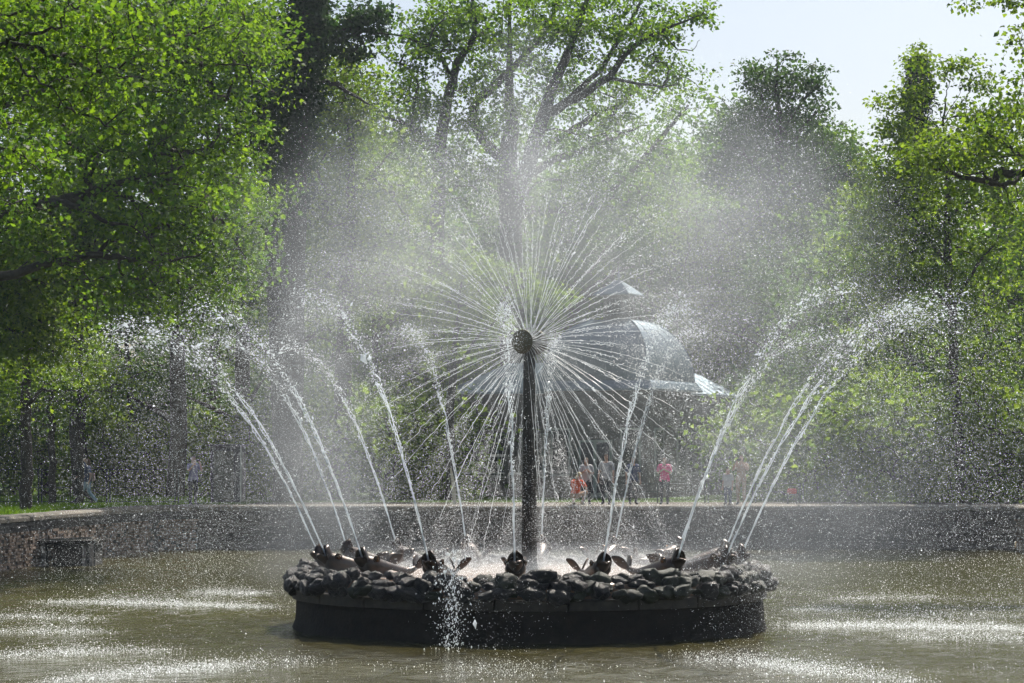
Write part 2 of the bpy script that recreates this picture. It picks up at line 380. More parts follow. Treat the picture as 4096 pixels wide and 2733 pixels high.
MB().lathe([(RD - 0.3, 0.62), (RD - 0.32, 1.0), (3.6, 1.02), (2.2, 0.94), (0.4, 0.98), (0.001, 0.98)], 64, cap=False).build('basin_floor', M['basin'], isl, True)
def rock_mesh(seed):
    r2 = random.Random(seed); b = bmesh.new(); bmesh.ops.create_icosphere(b, subdivisions=3, radius=0.5)
    from mathutils import noise as mn
    off = Vector((seed * 3.1, seed * 1.7, seed * 0.9))
    cut = [(Vector((r2.gauss(0, 1), r2.gauss(0, 1), r2.gauss(0, 1))).normalized(), r2.uniform(0.28, 0.42)) for _ in range(7)]
    for v in b.verts:
        p = v.co.copy()
        for d, h in cut:
            e = p.dot(d) - h
            if e > 0: p -= d * e * 0.8
        nn = p.normalized()
        p += nn * (0.12 * mn.noise(p * 3.5 + off) + 0.07 * mn.noise(p * 8 + off) + 0.06 * mn.noise(p * 19 + off))
        v.co = p
    for f in b.faces: f.smooth = True
    me = bpy.data.meshes.new('stone'); b.to_mesh(me); b.free()
    return me
rocks = []
for i in range(10):
    me = rock_mesh(i + 1); rocks.append((me, me.copy())); rocks[-1][0].materials.append(M['stone']); rocks[-1][1].materials.append(M['moss_stone'])
ns = 0
for (r, z, dz, sz, n, lo) in ((RD + 0.07, 0.85, 0.05, 0.34, 86, 0), (RD + 0.0, 1.0, 0.06, 0.31, 94, 0), (RD - 0.2, 1.10, 0.06, 0.31, 78, 0), (RD - 0.46, 1.05, 0.04, 0.28, 38, 0)):
    for i in range(n):
        a = 2 * math.pi * (i + random.uniform(-.35, .35)) / n
        k = random.choice(rocks); s = sz * random.choice((.55, .7, .85, 1, 1.1, 1.35)) * random.uniform(.9, 1.1)
        mossy = 0.0 + (0.55 if -1.45 < ((a + math.pi) % (2 * math.pi) - math.pi) < -0.35 else 0.08)
        rr = r + random.uniform(-.06, .06)
        link('stone', k[1] if random.random() < mossy else k[0], None, isl, (rr * math.cos(a), rr * math.sin(a), z + random.uniform(-dz, dz)),
             (random.uniform(-.4, .4), random.uniform(-.4, .4), a + random.uniform(-.6, .6) + math.pi / 2), (s * random.uniform(0.95, 1.5), s * random.uniform(0.8, 1.1), s * random.uniform(0.65, 0.95))); ns += 1

# ------------------------------------------------------------------ column with the two discs
AX = R(31)                                                         # the wheel's axis points to the camera, turned to its left
axis = Vector((-math.sin(AX), -math.cos(AX), 0)); wh = Vector((math.cos(AX), -math.sin(AX), 0))
HUBZ = 5.46
colm = empty('fountain_column', (FX, FY, 0.95)); tag(colm, 'tall dark iron column topped by two bronze discs', 'column')
zz = [0, 0.3, 1.5, 3.0, 4.0, HUBZ - 0.95 - 0.05]
n = 10; MB().tube([(0, 0, z) for z in zz], [0.155, 0.148, 0.142, 0.125, 0.105, 0.1], n).build('post', M['iron'], colm)
for a in (R(-25), R(205)): MB().tube([(0.15 * math.cos(a) - 0.0, 0.15 * math.sin(a), 0.05), (0.108 * math.cos(a), 0.108 * math.sin(a), HUBZ - 1.15)], 0.014, 6).build('pipe', M['iron'], colm)
MB().lathe([(0.3, 0), (0.3, 0.05), (0.22, 0.1), (0.17, 0.24), (0.15, 0.3)], 16).build('foot_flange', M['iron'], colm, True)
Mx = axis.to_track_quat('Z', 'Y').to_matrix()
for k in (1, -1):
    prof = [(0.001, -0.03), (0.16, -0.03), (0.228, -0.02), (0.235, 0.0), (0.228, 0.015), (0.15, 0.035), (0.001, 0.045)]
    d = MB(); d.lathe(prof, 40); d.v = [tuple(Mx @ (Vector(p) if k > 0 else Vector((p[0], -p[1], -p[2]))) + axis * 0.27 * k + Vector((0, 0, HUBZ - 0.95))) for p in d.v]
    d.build('disc', M['disc'], colm, True)
hb = MB(); hb.lathe([(0.09, -0.26), (0.12, -0.24), (0.12, 0.24), (0.09, 0.26)], 24); hb.v = [tuple(Mx @ Vector(p) + Vector((0, 0, HUBZ - 0.95))) for p in hb.v]
hub = hb.build('hub', M['iron'], colm, True)

# ------------------------------------------------------------------ dolphins
def loft(sections, n=14):
    V = []; Fs = []
    for (c, u, v, ru, rv) in sections:
        for i in range(n):
            a = 2 * math.pi * i / n; V.append(Vector(c) + Vector(u) * ru * math.cos(a) + Vector(v) * rv * math.sin(a))
    m = len(sections)
    for j in range(m - 1):
        for i in range(n): k = (i + 1) % n; Fs.append((j * n + i, j * n + k, j * n + n + k, j * n + n + i))
    Fs += [tuple(range(n))[::-1], tuple(range((m - 1) * n, m * n))]
    return V, Fs
def make_dolphin():                            # local: +x outwards over the rim, z up, origin on the basin floor
    root = empty('dolphin')
    sp = smooth_path([(-1.05, 0, .16), (-0.8, 0, .09), (-0.45, 0, .12), (-0.12, 0, .19), (0.08, 0, .24), (0.2, 0, .27)], 3)
    rad = np.interp(np.linspace(0, 1, len(sp)), [0, .2, .45, .7, .88, 1], [.04, .08, .155, .19, .175, .12])
    tang = np.gradient(sp, axis=0); secs = []
    for p, t, r in zip(sp, tang, rad):
        t = Vector(t).normalized(); u = Vector((0, 1, 0)); v = t.cross(u).normalized(); secs.append((p, u, v, r * 1.0, r * 0.92))
    MB().add(*loft(secs)).build('body', M['bronze'], root, True)
    def jaw(name, base, dirv, up, ln, wid, thick, curl):            # a cupped lobe, hollow side towards the jet
        V = []; Fs = []; na, nl = 9, 7; dirv = Vector(dirv).normalized(); up = Vector(up).normalized(); side = dirv.cross(up).normalized()
        for sgn in (0, 1):
            for j in range(nl):
                t = j / (nl - 1); wd = wid * (math.sin(math.pi * (0.22 + 0.72 * t)) ** 0.6) * (1 if t < 1 else 0.45)
                c = Vector(base) + dirv * ln * t + up * curl * t * t
                for i in range(na):
                    a = -1 + 2 * i / (na - 1)
                    cup = (a * a) * wd * 0.75
                    V.append(c + side * wd * a * 0.92 - up * (-cup) + up * (-thick * sgn * (1 - 0.4 * abs(a))))
        for sgn in (0, 1):
            o = sgn * na * nl
            for j in range(nl - 1):
                for i in range(na - 1):
                    q = (o + j * na + i, o + j * na + i + 1, o + j * na + na + i + 1, o + j * na + na + i); Fs.append(q if sgn else q[::-1])
        per = [i for i in range(na)] + [j * na + na - 1 for j in range(1, nl)] + [(nl - 1) * na + i for i in range(na - 2, -1, -1)] + [j * na for j in range(nl - 2, 0, -1)]
        for a, b in zip(per, per[1:] + per[:1]): Fs.append((a, b, b + na * nl, a + na * nl))
        return MB().add(V, Fs).build(name, M['bronze'], root, True)
    jaw('upper_jaw', (0.08, 0, .26), (0.22, 0, 1), (1, 0, -0.25), .31, .165, .05, 0.05)
    jaw('lower_jaw', (0.12, 0, .17), (1, 0, 0.42), (-0.35, 0, 1), .30, .145, .04, 0.08)
    for s in (-1, 1):
        V, Fs = MB().lathe([(0.001, -.05), (.035, -.035), (.05, 0), (.035, .035), (.001, .05)], 12).v, None
        e = MB().lathe([(0.001, -.05), (.035, -.035), (.05, 0), (.035, .035), (.001, .05)], 12); e.build('eye', M['eye'], root, True, loc=(0.0, s * .155, .33))
        rg = [(0.0 + .062 * math.cos(a), s * .165, .33 + .062 * math.sin(a)) for a in np.linspace(0, 2 * math.pi, 15)]
        MB().tube(rg, .014, 5, False).build('brow', M['bronze'], root, True)
        fn = MB(); fn.add([(-.15, s * .15, .13), (-.32, s * .17, .14), (-.62, s * .36, .03), (-.42, s * .33, .015), (-.15, s * .15, .10), (-.32, s * .17, .11), (-.62, s * .36, .005), (-.42, s * .33, -.01)],
                          [(0, 1, 2, 3), (4, 7, 6, 5), (0, 4, 5, 1), (1, 5, 6, 2), (2, 6, 7, 3), (3, 7, 4, 0)]).build('flipper', M['bronze'], root)
    for s in (-1, 1):
        secs = []
        for t in np.linspace(0, 1, 7):
            c = Vector((-1.0 - .22 * t, s * (.02 + .2 * t), .16 + .26 * t - .06 * t * t)); wd = .10 * math.sin(math.pi * (0.12 + .84 * t)) ** .8
            secs.append((c, Vector((.55, s * .1, .8)).normalized(), Vector((-.3, s * .9, .2)).normalized().cross(Vector((.55, s * .1, .8)).normalized()), wd, .025))
        MB().add(*loft(secs, 10)).build('tail_fluke', M['bronze'], root, True)
    return root
PHI = [-4 + 22.5 * k for k in range(16)]                          # degrees from the camera side, to the right
dol0 = make_dolphin()
dl = 'bronze dolphin with open jaws lying on the rocky fountain rim'
tag(dol0, dl, 'dolphin', 'dolphins round the fountain rim')
mouths = []
for k, ph in enumerate(PHI):
    o = dol0 if k == 0 else copy_tree(dol0)
    d = Vector((math.sin(R(ph)), -math.cos(R(ph)), 0)); rr = 3.86 + random.uniform(-.05, .05)
    o.location = Vector((FX, FY, 1.05)) + d * rr; o.rotation_euler = (0, 0, math.atan2(d.y, d.x) + R(random.uniform(-7, 7)))
    s = random.uniform(0.94, 1.04); o.scale = (s, s, s)
    mouths.append((Vector((FX, FY, 1.34)) + d * (rr + 0.17), d))

# ------------------------------------------------------------------ water in the air
pts_group = {}
def points_object(name, pos, rad, mat, label=None, cat=None, parent=None):
    me = bpy.data.meshes.new(name); me.vertices.add(len(pos)); me.vertices.foreach_set('co', np.asarray(pos, np.float32).ravel())
    at = me.attributes.new('rad', 'FLOAT', 'POINT'); at.data.foreach_set('value', np.asarray(rad, np.float32))
    o = link(name, me, mat, parent)
    key = mat.name
    if key not in pts_group:
        g = bpy.data.node_groups.new('drops_' + key, 'GeometryNodeTree')
        g.interface.new_socket('Geometry', in_out='INPUT', socket_type='NodeSocketGeometry'); g.interface.new_socket('Geometry', in_out='OUTPUT', socket_type='NodeSocketGeometry')
        gi = g.nodes.new('NodeGroupInput'); go = g.nodes.new('NodeGroupOutput'); mp = g.nodes.new('GeometryNodeMeshToPoints'); na = g.nodes.new('GeometryNodeInputNamedAttribute')
        na.data_type = 'FLOAT'; na.inputs['Name'].default_value = 'rad'; sm = g.nodes.new('GeometryNodeSetMaterial'); sm.inputs['Material'].default_value = mat
        g.links.new(gi.outputs[0], mp.inputs['Mesh']); g.links.new(na.outputs['Attribute'], mp.inputs['Radius']); g.links.new(mp.outputs[0], sm.inputs[0]); g.links.new(sm.outputs[0], go.inputs[0])
        pts_group[key] = g
    md = o.modifiers.new('drops', 'NODES'); md.node_group = pts_group[key]
    o['kind'] = 'stuff'
    return tag(o, label, cat)
OCT = np.array([(1, 0, 0), (-1, 0, 0), (0, 1, 0), (0, -1, 0), (0, 0, 1), (0, 0, -1)], float)
OCF = np.array([(0, 2, 4), (2, 1, 4), (1, 3, 4), (3, 0, 4), (2, 0, 5), (1, 2, 5), (3, 1, 5), (0, 3, 5)])
def blobs_np(pos, vel, rad, stretch):          # lumps of water drawn out along their flight
    n = len(pos); d = vel / (np.linalg.norm(vel, axis=1, keepdims=True) + 1e-9)
    d = d + rng.normal(0, 0.35, d.shape); d /= np.linalg.norm(d, axis=1, keepdims=True)
    u = np.cross(d, rng.normal(0, 1, d.shape)); u /= np.linalg.norm(u, axis=1, keepdims=True); v = np.cross(d, u)
    O = OCT[None] * (1 + rng.normal(0, 0.25, (n, 6, 1)))
    V = pos[:, None] + rad[:, None, None] * (O[..., 0:1] * d[:, None] * stretch[:, None, None] + O[..., 1:2] * u[:, None] + O[..., 2:3] * v[:, None])
    Fs = (np.arange(n)[:, None, None] * 6 + OCF[None]).reshape(-1, 3)
    return V.reshape(-1, 3), Fs
def sim(p0, v0, drag, T, dt=0.01, wind=np.zeros(3)):
    p = np.array(p0, float); v = np.array(v0, float); ps = [p.copy()]; vs = [v.copy()]
    for _ in range(int(T / dt)):
        rel = v - wind; a = -drag * np.linalg.norm(rel) * rel - np.array([0, 0, 9.81]); v = v + a * dt; p = p + v * dt
        ps.append(p.copy()); vs.append(v.copy())
        if p[2] < 0.0: break
    return np.array(ps), np.array(vs)
def at(arr, t, dt=0.01):
    x = np.clip(t / dt, 0, len(arr) - 1.001); i = x.astype(int); f = (x - i)[:, None]; return arr[i] * (1 - f) + arr[i + 1] * f
drop_p = []; drop_r = []; splash_c = []
def tri_join(parts):
    V = []; Fs = []; n = 0
    for v, f in parts:
        if f.shape[1] == 4: f = np.concatenate([f[:, [0, 1, 2]], f[:, [0, 2, 3]]])
        V.append(v); Fs.append(f + n); n += len(v)
    return np.concatenate(V), np.concatenate(Fs)
for k, (mp, d) in enumerate(mouths):
    ph = PHI[k]; near = abs((ph + 180) % 360 - 180) < 12
    lf = 230 < ph < 320; vr = 2.5 if near else ((3.75 if lf else 4.3) + random.uniform(-.3, .3)); vz = (9.35 if lf else 9.75) + random.uniform(-.35, .25)
    sidew = Vector((-d.y, d.x, 0)) * random.uniform(-.2, .2)
    ps, vs = sim(mp, (d.x * vr + sidew.x, d.y * vr + sidew.y, vz), 0.006, 3.2, wind=np.array([0.3, 0.3, 0]))
    land = ps[-1]; splash_c.append((land, 1.7))
    T = (len(ps) - 1) * 0.01
    root = empty('water_jet', mp); org = np.array(mp); tag(root, 'white rope of water arcing up from a bronze dolphin on the fountain rim', 'water jet', 'arcing water jets of the dolphins')
    tt = np.linspace(0, 0.44, 70); base = at(ps, tt); vel = at(vs, tt)
    t_ = vel / np.linalg.norm(vel, axis=1, keepdims=True); u = np.cross(t_, [0.3, 0.9, 0.1]); u /= np.linalg.norm(u, axis=1, keepdims=True); v = np.cross(t_, u)
    for st in range(3):                        # three strands twisted into a rope that frays upwards
        ph0 = st * 2.1 + random.uniform(0, 1); om = 34 + 6 * st
        am = 0.007 + 0.034 * (tt / 0.44) ** 1.3
        wv = np.cumsum(rng.normal(0, 0.5, len(tt)))
        pp = base + (np.cos(ph0 + om * tt + wv * .3) * am)[:, None] * u + (np.sin(ph0 + om * tt + wv * .3) * am)[:, None] * v
        rr = (0.0108 - 0.006 * (tt / 0.44)) * np.exp(rng.normal(0, 0.22, len(tt))); rr[-1] = 0.002; rr[0] = 0.010
        V_, F_ = tube_np(pp, rr, 6); link('strand', np_mesh('strand', V_ - org, F_, True), M['jet'], root)
    n1 = 640                                    # torn lumps beside and above the rope
    t1 = 0.12 + 0.95 * rng.random(n1) ** 0.9; t1 = np.minimum(t1, T - .02)
    sg = 0.012 + 0.10 * np.clip(t1 - 0.1, 0, 2) ** 1.25
    bp = at(ps, t1) + rng.normal(0, 1, (n1, 3)) * sg[:, None] * np.array([1, 1, 1.2])
    V_, F_ = blobs_np(bp, at(vs, t1), np.exp(rng.normal(np.log(0.0072), 0.5, n1)), 1.2 + 1.6 * rng.random(n1))
    link('torn_drops', np_mesh('torn_drops', V_ - org, F_, True), M['jet'], root)['kind'] = 'stuff'
    n2 = 5800                                   # falling drops
    t2 = 0.35 + (T - 0.35) * rng.random(n2) ** 0.75
    age = np.clip(t2 - 0.3, 0, 3); lag = rng.random(n2) ** 2
    sg = 0.03 + 0.26 * age ** 1.15
    q = at(ps, t2) + rng.normal(0, 1, (n2, 3)) * sg[:, None]
    hd = np.array([d.x, d.y, 0]); q -= hd[None] * (lag * age * 1.1)[:, None]; q[:, 2] -= lag * age * 0.55
    r2 = np.exp(rng.normal(np.log(0.0021), 0.48, n2))
    ok = q[:, 2] > 0.02; drop_p.append(q[ok]); drop_r.append(r2[ok])
points_object('jet_droplets', np.concatenate(drop_p), np.concatenate(drop_r), M['drop'], 'white droplets falling away from the arcing dolphin jets', 'water drops')

# the wheel of fine jets
wheel = empty('radial_spray', (FX, FY, HUBZ)); tag(wheel, 'radial burst of fine white water jets from the column discs', 'water spray')
hubp = np.array((FX, FY, HUBZ)); ax = np.array(axis); wx = np.array(wh); up = np.array((0, 0, 1.0))
lumps = []; NJ = 132; wp = []; wr = []; fp = []; fr = []
for j in range(NJ):
    th = 2 * math.pi * (j + 0.5 * random.uniform(-.6, .6)) / NJ * 1.0; row = ((j * 2) % 5 - 2) / 2.0
    dr = math.cos(th) * wx + math.sin(th) * up + ax * (row * 0.08 + random.gauss(0, .03)); dr /= np.linalg.norm(dr)
    p0 = hubp + ax * row * 0.13 + (math.cos(th) * wx + math.sin(th) * up) * 0.12
    sp = 11.6 * random.uniform(0.82, 1.06)
    ps, vs = sim(p0, dr * sp, 0.042, 2.6, wind=np.array([0.1, 0.2, 0]))
    T = (len(ps) - 1) * 0.01
    TL = min(random.uniform(0.15, 0.34), T * .8)
    tt = np.linspace(0, TL, 26); base = at(ps, tt); rr = random.uniform(.75, 1.1) * np.interp(tt / TL, [0, .12, .5, 1], [.0018, .0026, .0040, .0030]) * np.exp(rng.normal(0, 0.25, 26)); rr[-1] = 0.001
    base = base + rng.normal(0, 1, base.shape) * (0.0015 + 0.014 * (tt / TL) ** 1.5)[:, None]
    V_, F_ = tube_np(base, rr, 5); link('jet', np_mesh('jet', V_ - hubp, F_, True), M['jet'], wheel)
    n1 = 120 if math.sin(th) > -.2 else 46; t1 = TL * (0.5 + 1.9 * rng.random(n1) ** 1.3); t1 = np.minimum(t1, T - .02); sg = 0.008 + 0.055 * np.clip(t1 - TL * .5, 0, 2) / 0.4
    lumps.append(blobs_np(at(ps, t1) + rng.normal(0, 1, (n1, 3)) * sg[:, None], at(vs, t1), np.exp(rng.normal(np.log(0.0047), 0.42, n1)), 1.5 + 2.2 * rng.random(n1)))
    n2 = 4300 if math.sin(th) > -.25 else 2300
    t2 = TL + (T - TL) * rng.random(n2) ** 1.05; age = t2 - TL * .6; lag = rng.random(n2)
    sg = 0.05 + 0.46 * age ** 1.05
    q = at(ps, t2) + rng.normal(0, 1, (n2, 3)) * sg[:, None]
    q -= (at(vs, t2 * .3) * np.array([1, 1, .4])) * (0.14 * lag * age)[:, None]; q[:, 2] -= lag * age * age * 0.35
    r2 = np.exp(rng.normal(np.log(0.0021), 0.45, n2)); ok = q[:, 2] > 0.02
    wp.append(q[ok]); wr.append(r2[ok])
V_, F_ = tri_join(lumps); link('torn_drops', np_mesh('torn_drops', V_ - hubp, F_, True), M['jet'], wheel)['kind'] = 'stuff'
points_object('spray_droplets', np.concatenate(wp), np.concatenate(wr), M['drop'], 'fine white droplets of the radial spray hanging round the column', 'water drops')

# splashes where it lands
sp_p = []; sp_r = []
for land, s in splash_c:
    n = int(260 * s); x = rng.normal(0, 1, (n, 2)) * np.array([0.75, 0.35]) * (0.7 + 0.5 * s)
    z = 0.004 + rng.exponential(0.035, n) * np.exp(-np.abs(x[:, 0]) * .4)
    sp_p.append(np.stack([land[0] + x[:, 0], land[1] + x[:, 1], z], 1)); sp_r.append(np.exp(rng.normal(np.log(0.0026), 0.45, n)))
def wpt(px, py): D = CAMZ * F / (py - HOR); return np.array([(px - 2048) / F * D, D])
for (xa, ya, xb, yb, th_, n) in ((150, 2408, 1130, 2432, .22, 9000), (760, 2372, 1080, 2378, .25, 2600), (-60, 2466, 420, 2482, .22, 2200), (-60, 2528, 460, 2534, .22, 2600), (-60, 2624, 720, 2606, .25, 4200), (120, 2740, 980, 2655, .3, 6500), (700, 2690, 1300, 2640, .3, 1600),
        (3110, 2502, 4150, 2518, .25, 10000), (3300, 2400, 3750, 2388, .25, 1600), (3500, 2456, 4150, 2470, .25, 1700), (3560, 2552, 4150, 2560, .25, 2200), (2720, 2630, 3300, 2680, .35, 3000), (3000, 2660, 3700, 2730, .35, 3800), (1750, 2700, 2200, 2690, .4, 900), (3150, 2440, 3400, 2450, .2, 900)):
    A_, B_ = wpt(xa, ya), wpt(xb, yb); n = int(n * 1.5); u = rng.beta(1.6, 1.6, n); kk = rng.random(60); u = u + 0.01 * rng.normal(0, 1, n)
    wgt = np.interp(u, np.linspace(0, 1, 60), kk); keep = rng.random(n) < 0.35 + 0.65 * wgt; u = u[keep]; m_ = len(u)
    x = A_[None] + (B_ - A_)[None] * u[:, None] + rng.normal(0, 1, (m_, 2)) * np.array([.2, th_ * 1.9]); z = 0.003 + rng.exponential(0.07, m_) * np.exp(-((u - .5) / .4) ** 2)
    sp_p.append(np.column_stack([x, z])); sp_r.append(np.exp(rng.normal(np.log(0.0026), 0.5, m_)))
q = np.concatenate(sp_p); r_ = np.concatenate(sp_r); ok = (np.hypot(q[:, 0] - FX, q[:, 1] - FY) > RD + .15) & (q[:, 1] < 82) & (q[:, 1] > 30); 
points_object('splash_droplets', q[ok], r_[ok], M['drop'], 'white splashes dancing on the pond where the spray lands', 'splashes')
# water bouncing inside the basin and off the near rim
n = 16000; a = rng.random(n) * 2 * np.pi; rr = 3.7 * np.sqrt(rng.random(n)); z = 1.0 + rng.exponential(0.09, n)
q = np.stack([FX + rr * np.cos(a), FY + rr * np.sin(a), z], 1)
points_object('basin_splashes', q, np.exp(rng.normal(np.log(0.004), 0.4, n)), M['drop'], 'white water bouncing on the basin floor inside the rocky rim', 'splashes')
n = 1000; tz = rng.random(n); q = np.stack([-1.0 + rng.normal(0, .12, n) * (0.5 + rng.random(n) * 1.3), 40.3 + rng.normal(0, .25, n), 1.7 * tz ** .9], 1)
V_, F_ = blobs_np(q, np.tile([[0, 0, -1.0]], (n, 1)), np.exp(rng.normal(np.log(0.0062), 0.5, n)), 1 + 1.5 * rng.random(n))
fw = link('falling_water', np_mesh('falling_water', V_, F_, True), M['jet']); tag(fw, 'broken curtain of falling water drops before the dark basin wall', 'water drops', kind='stuff')

# ------------------------------------------------------------------ mist: a soft volume in the spray
def make_mist():
    m, t, o = mat_new('mist'); pv = N(t, 'ShaderNodeVolumeScatter'); pv.inputs['Color'].default_value = (0.86, 0.93, 1, 1); pv.inputs['Anisotropy'].default_value = 0.35
    geo = N(t, 'ShaderNodeNewGeometry'); tot = None
    nz = noise(t, 0.55, 3, vec=geo.outputs['Position'], rough=0.55); rn = N(t, 'ShaderNodeMapRange'); rn.inputs[1].default_value = 0.32; rn.inputs[2].default_value = 0.7; rn.inputs[3].default_value = 0.35; rn.inputs[4].default_value = 1.5
    t.links.new(nz.outputs['Fac'], rn.inputs[0])
    #        px    py    D    rx(m) ry(m) rz(m) density
    blobs = [(2120, 1020, 47, 3.6, 2.0, 2.2, 0.072), (1580, 980, 49, 1.6, 1.3, 1.5, 0.11), (2850, 930, 45, 2.0, 1.3, 1.6, 0.125), (2080, 640, 47, 0.5, 1.0, 1.8, 0.09),
             (1270, 1800, 50, 1.0, 1.2, 2.4, 0.14), (3150, 1950, 46, 2.4, 1.5, 2.0, 0.07), (2120, 2270, 46.5, 3.0, 2.6, 0.25, 0.2)]
    for (px, py, D, rx, ry, rz, de) in blobs:
        c = P(px, py, D); s = N(t, 'ShaderNodeVectorMath', operation='SUBTRACT'); s.inputs[1].default_value = c; t.links.new(geo.outputs['Position'], s.inputs[0])
        mu = N(t, 'ShaderNodeVectorMath', operation='MULTIPLY'); mu.inputs[1].default_value = (1 / rx, 1 / ry, 1 / rz); t.links.new(s.outputs[0], mu.inputs[0])
        dt = N(t, 'ShaderNodeVectorMath', operation='DOT_PRODUCT'); t.links.new(mu.outputs[0], dt.inputs[0]); t.links.new(mu.outputs[0], dt.inputs[1])
        ng = N(t, 'ShaderNodeMath', operation='MULTIPLY'); ng.inputs[1].default_value = -0.7; t.links.new(dt.outputs['Value'], ng.inputs[0])
        ex = N(t, 'ShaderNodeMath', operation='EXPONENT'); t.links.new(ng.outputs[0], ex.inputs[0])
        sc_ = N(t, 'ShaderNodeMath', operation='MULTIPLY_ADD'); sc_.inputs[1].default_value = de; sc_.inputs[2].default_value = 0; t.links.new(ex.outputs[0], sc_.inputs[0])
        if tot is not None: t.links.new(tot, sc_.inputs[2])
        tot = sc_.outputs[0]
    fm = N(t, 'ShaderNodeMath', operation='MULTIPLY'); t.links.new(tot, fm.inputs[0]); t.links.new(rn.outputs[0], fm.inputs[1])
    th_ = N(t, 'ShaderNodeMath', operation='SUBTRACT', use_clamp=True); th_.inputs[1].default_value = 0.008; t.links.new(fm.outputs[0], th_.inputs[0])
    t.links.new(th_.outputs[0], pv.inputs['Density']); t.links.new(pv.outputs[0], o.inputs['Volume'])
    m.cycles.volume_step_rate = 0.8
    return m
M['mist'] = make_mist()
mi = MB(); mi.lathe([(0.001, 0.03), (7.6, 0.03), (9.0, 1.6), (9.4, 4.5), (8.6, 7.6), (6.0, 10.2), (3, 11.4), (0.001, 11.8)], 28, c=(FX, FY + 1, 0), cap=False)
mi.v = [(x, (y - FY - 1) * 0.72 + FY + 1, z) for x, y, z in mi.v]
tag(mi.build('mist', M['mist']), 'bright white mist drifting round the fountain spray', 'mist', kind='stuff')

# ------------------------------------------------------------------ trees
KITE = np.array([(0, 0), (-.5, .42), (0, 1), (.5, .42)])
LOBE = np.array([(0, 0), (-.22, .12), (-.2, .3), (-.48, .42), (-.3, .55), (-.42, .78), (-.12, .82), (0, 1), (.12, .82), (.42, .78), (.3, .55), (.48, .42), (.2, .3), (.22, .12)])
def leaves_np(centers, spread, per, size, flat=0.55, shape=KITE, aspect=0.62, tilt=0.75, star=0.0):
    centers = np.asarray(centers, float); n = len(centers) * per
    c = np.repeat(centers, per, 0); off = rng.normal(0, 1, (n, 3)); off[:, 2] *= flat
    sprd = np.repeat(np.broadcast_to(spread, (len(centers),)) * (0.7 + 0.6 * rng.random(len(centers))), per)
    p = c + off * sprd[:, None] * 0.6
    d = off / (np.linalg.norm(off, axis=1, keepdims=True) + 1e-9) + rng.normal(0, 0.6, (n, 3)); d[:, 2] -= 0.35; d /= np.linalg.norm(d, axis=1, keepdims=True)
    nr = rng.normal(0, tilt, (n, 3)); nr[:, 2] += 1.0
    w_ = np.cross(nr, d); w_ /= np.linalg.norm(w_, axis=1, keepdims=True) + 1e-9
    s = size * np.exp(np.clip(rng.normal(0, 0.28, n), -.6, .42))
    k = len(shape); fold = np.cross(d, w_)
    V = p[:, None] + s[:, None, None] * (shape[None, :, 1:2] * d[:, None] + shape[None, :, 0:1] * aspect * 1.3 * w_[:, None] + (np.abs(shape[None, :, 0:1]) * 0.35) * fold[:, None])
    Fs = np.arange(n * k).reshape(n, k)
    cv = np.repeat(rng.random(len(centers)), per)
    return V.reshape(-1, 3), Fs, np.clip(0.45 * cv + 0.7 * rng.random(n) - 0.1, 0, 1)
def leaf_object(name, V, Fs, var, mat, parent, org):
    me = np_mesh(name, V - np.asarray(org), Fs); a = me.attributes.new('var', 'FLOAT', 'FACE'); a.data.foreach_set('value', var.astype(np.float32))
    o = link(name, me, mat, parent); return o
def grow(limbs, centers, twig_r=0.008, droop=0.12):
    """limbs: list of (n,4) arrays x y z r.  Every leaf clump is joined to the nearest wood already grown."""
    segs = []; pos = []; par = []; rad0 = []
    for L in limbs:
        base = len(pos)
        if pos and base:
            dd = np.linalg.norm(np.array(pos) - L[0, :3], axis=1); p0 = int(dd.argmin()) if dd.min() < 1.2 else -1
        else: p0 = -1
        for i, q in enumerate(L): pos.append(q[:3]); rad0.append(q[3]); par.append(p0 if i == 0 else base + i - 1)
    nl = len(pos); C = np.asarray(centers)
    Pn = np.array(pos); d0 = np.linalg.norm(C[:, None] - Pn[None, ::3], axis=2).min(1); order = d0.argsort()
    cap = len(pos) + len(C) * 4; A = np.zeros((cap, 3)); A[:nl] = Pn; cnt = nl; par = par + [0] * (cap - nl); isleaf = np.zeros(cap, int)
    chains = []
    for ci in order:
        c = C[ci]; dv = A[:cnt] - c; dist = np.sqrt((dv ** 2).sum(1)) + 0.35 * np.maximum(dv[:, 2], 0); b = int(dist.argmin())
        p = A[b]; mid1 = p + (c - p) * 0.35 + rng.normal(0, 0.05, 3) * np.linalg.norm(c - p); mid1[2] += droop * np.linalg.norm(c - p)
        mid2 = p + (c - p) * 0.7 + rng.normal(0, 0.05, 3) * np.linalg.norm(c - p); mid2[2] += droop * 0.8 * np.linalg.norm(c - p)
        idx = [b]
        for q in (mid1, mid2, c): A[cnt] = q; par[cnt] = idx[-1]; idx.append(cnt); cnt += 1
        isleaf[cnt - 1] = 1; chains.append(idx)
    w_ = np.zeros(cnt)
    for i in range(cnt - 1, nl - 1, -1):
        w_[i] += isleaf[i]; 
        if par[i] >= nl: w_[par[i]] += w_[i]
    parts = []
    for L in limbs: parts.append(tube_np(L[:, :3], L[:, 3], 9 if L[0, 3] > 0.06 else 6))
    for idx in chains:
        r = [twig_r * max(w_[i], 1) ** 0.5 for i in idx[1:]]; r = [r[0]] + r
        parts.append(tube_np(A[idx], np.array(r), 4))
    V = []; Fs = []; n = 0
    for v, f in parts: V.append(v); Fs.append(f + n); n += len(v)
    return np.concatenate(V), np.concatenate(Fs)
def in_ellipsoid(n, hollow=0.0):
    v = rng.normal(0, 0.62, (n, 3)); L = np.linalg.norm(v, axis=1, keepdims=True); return v * np.minimum(1, 1.45 / L)
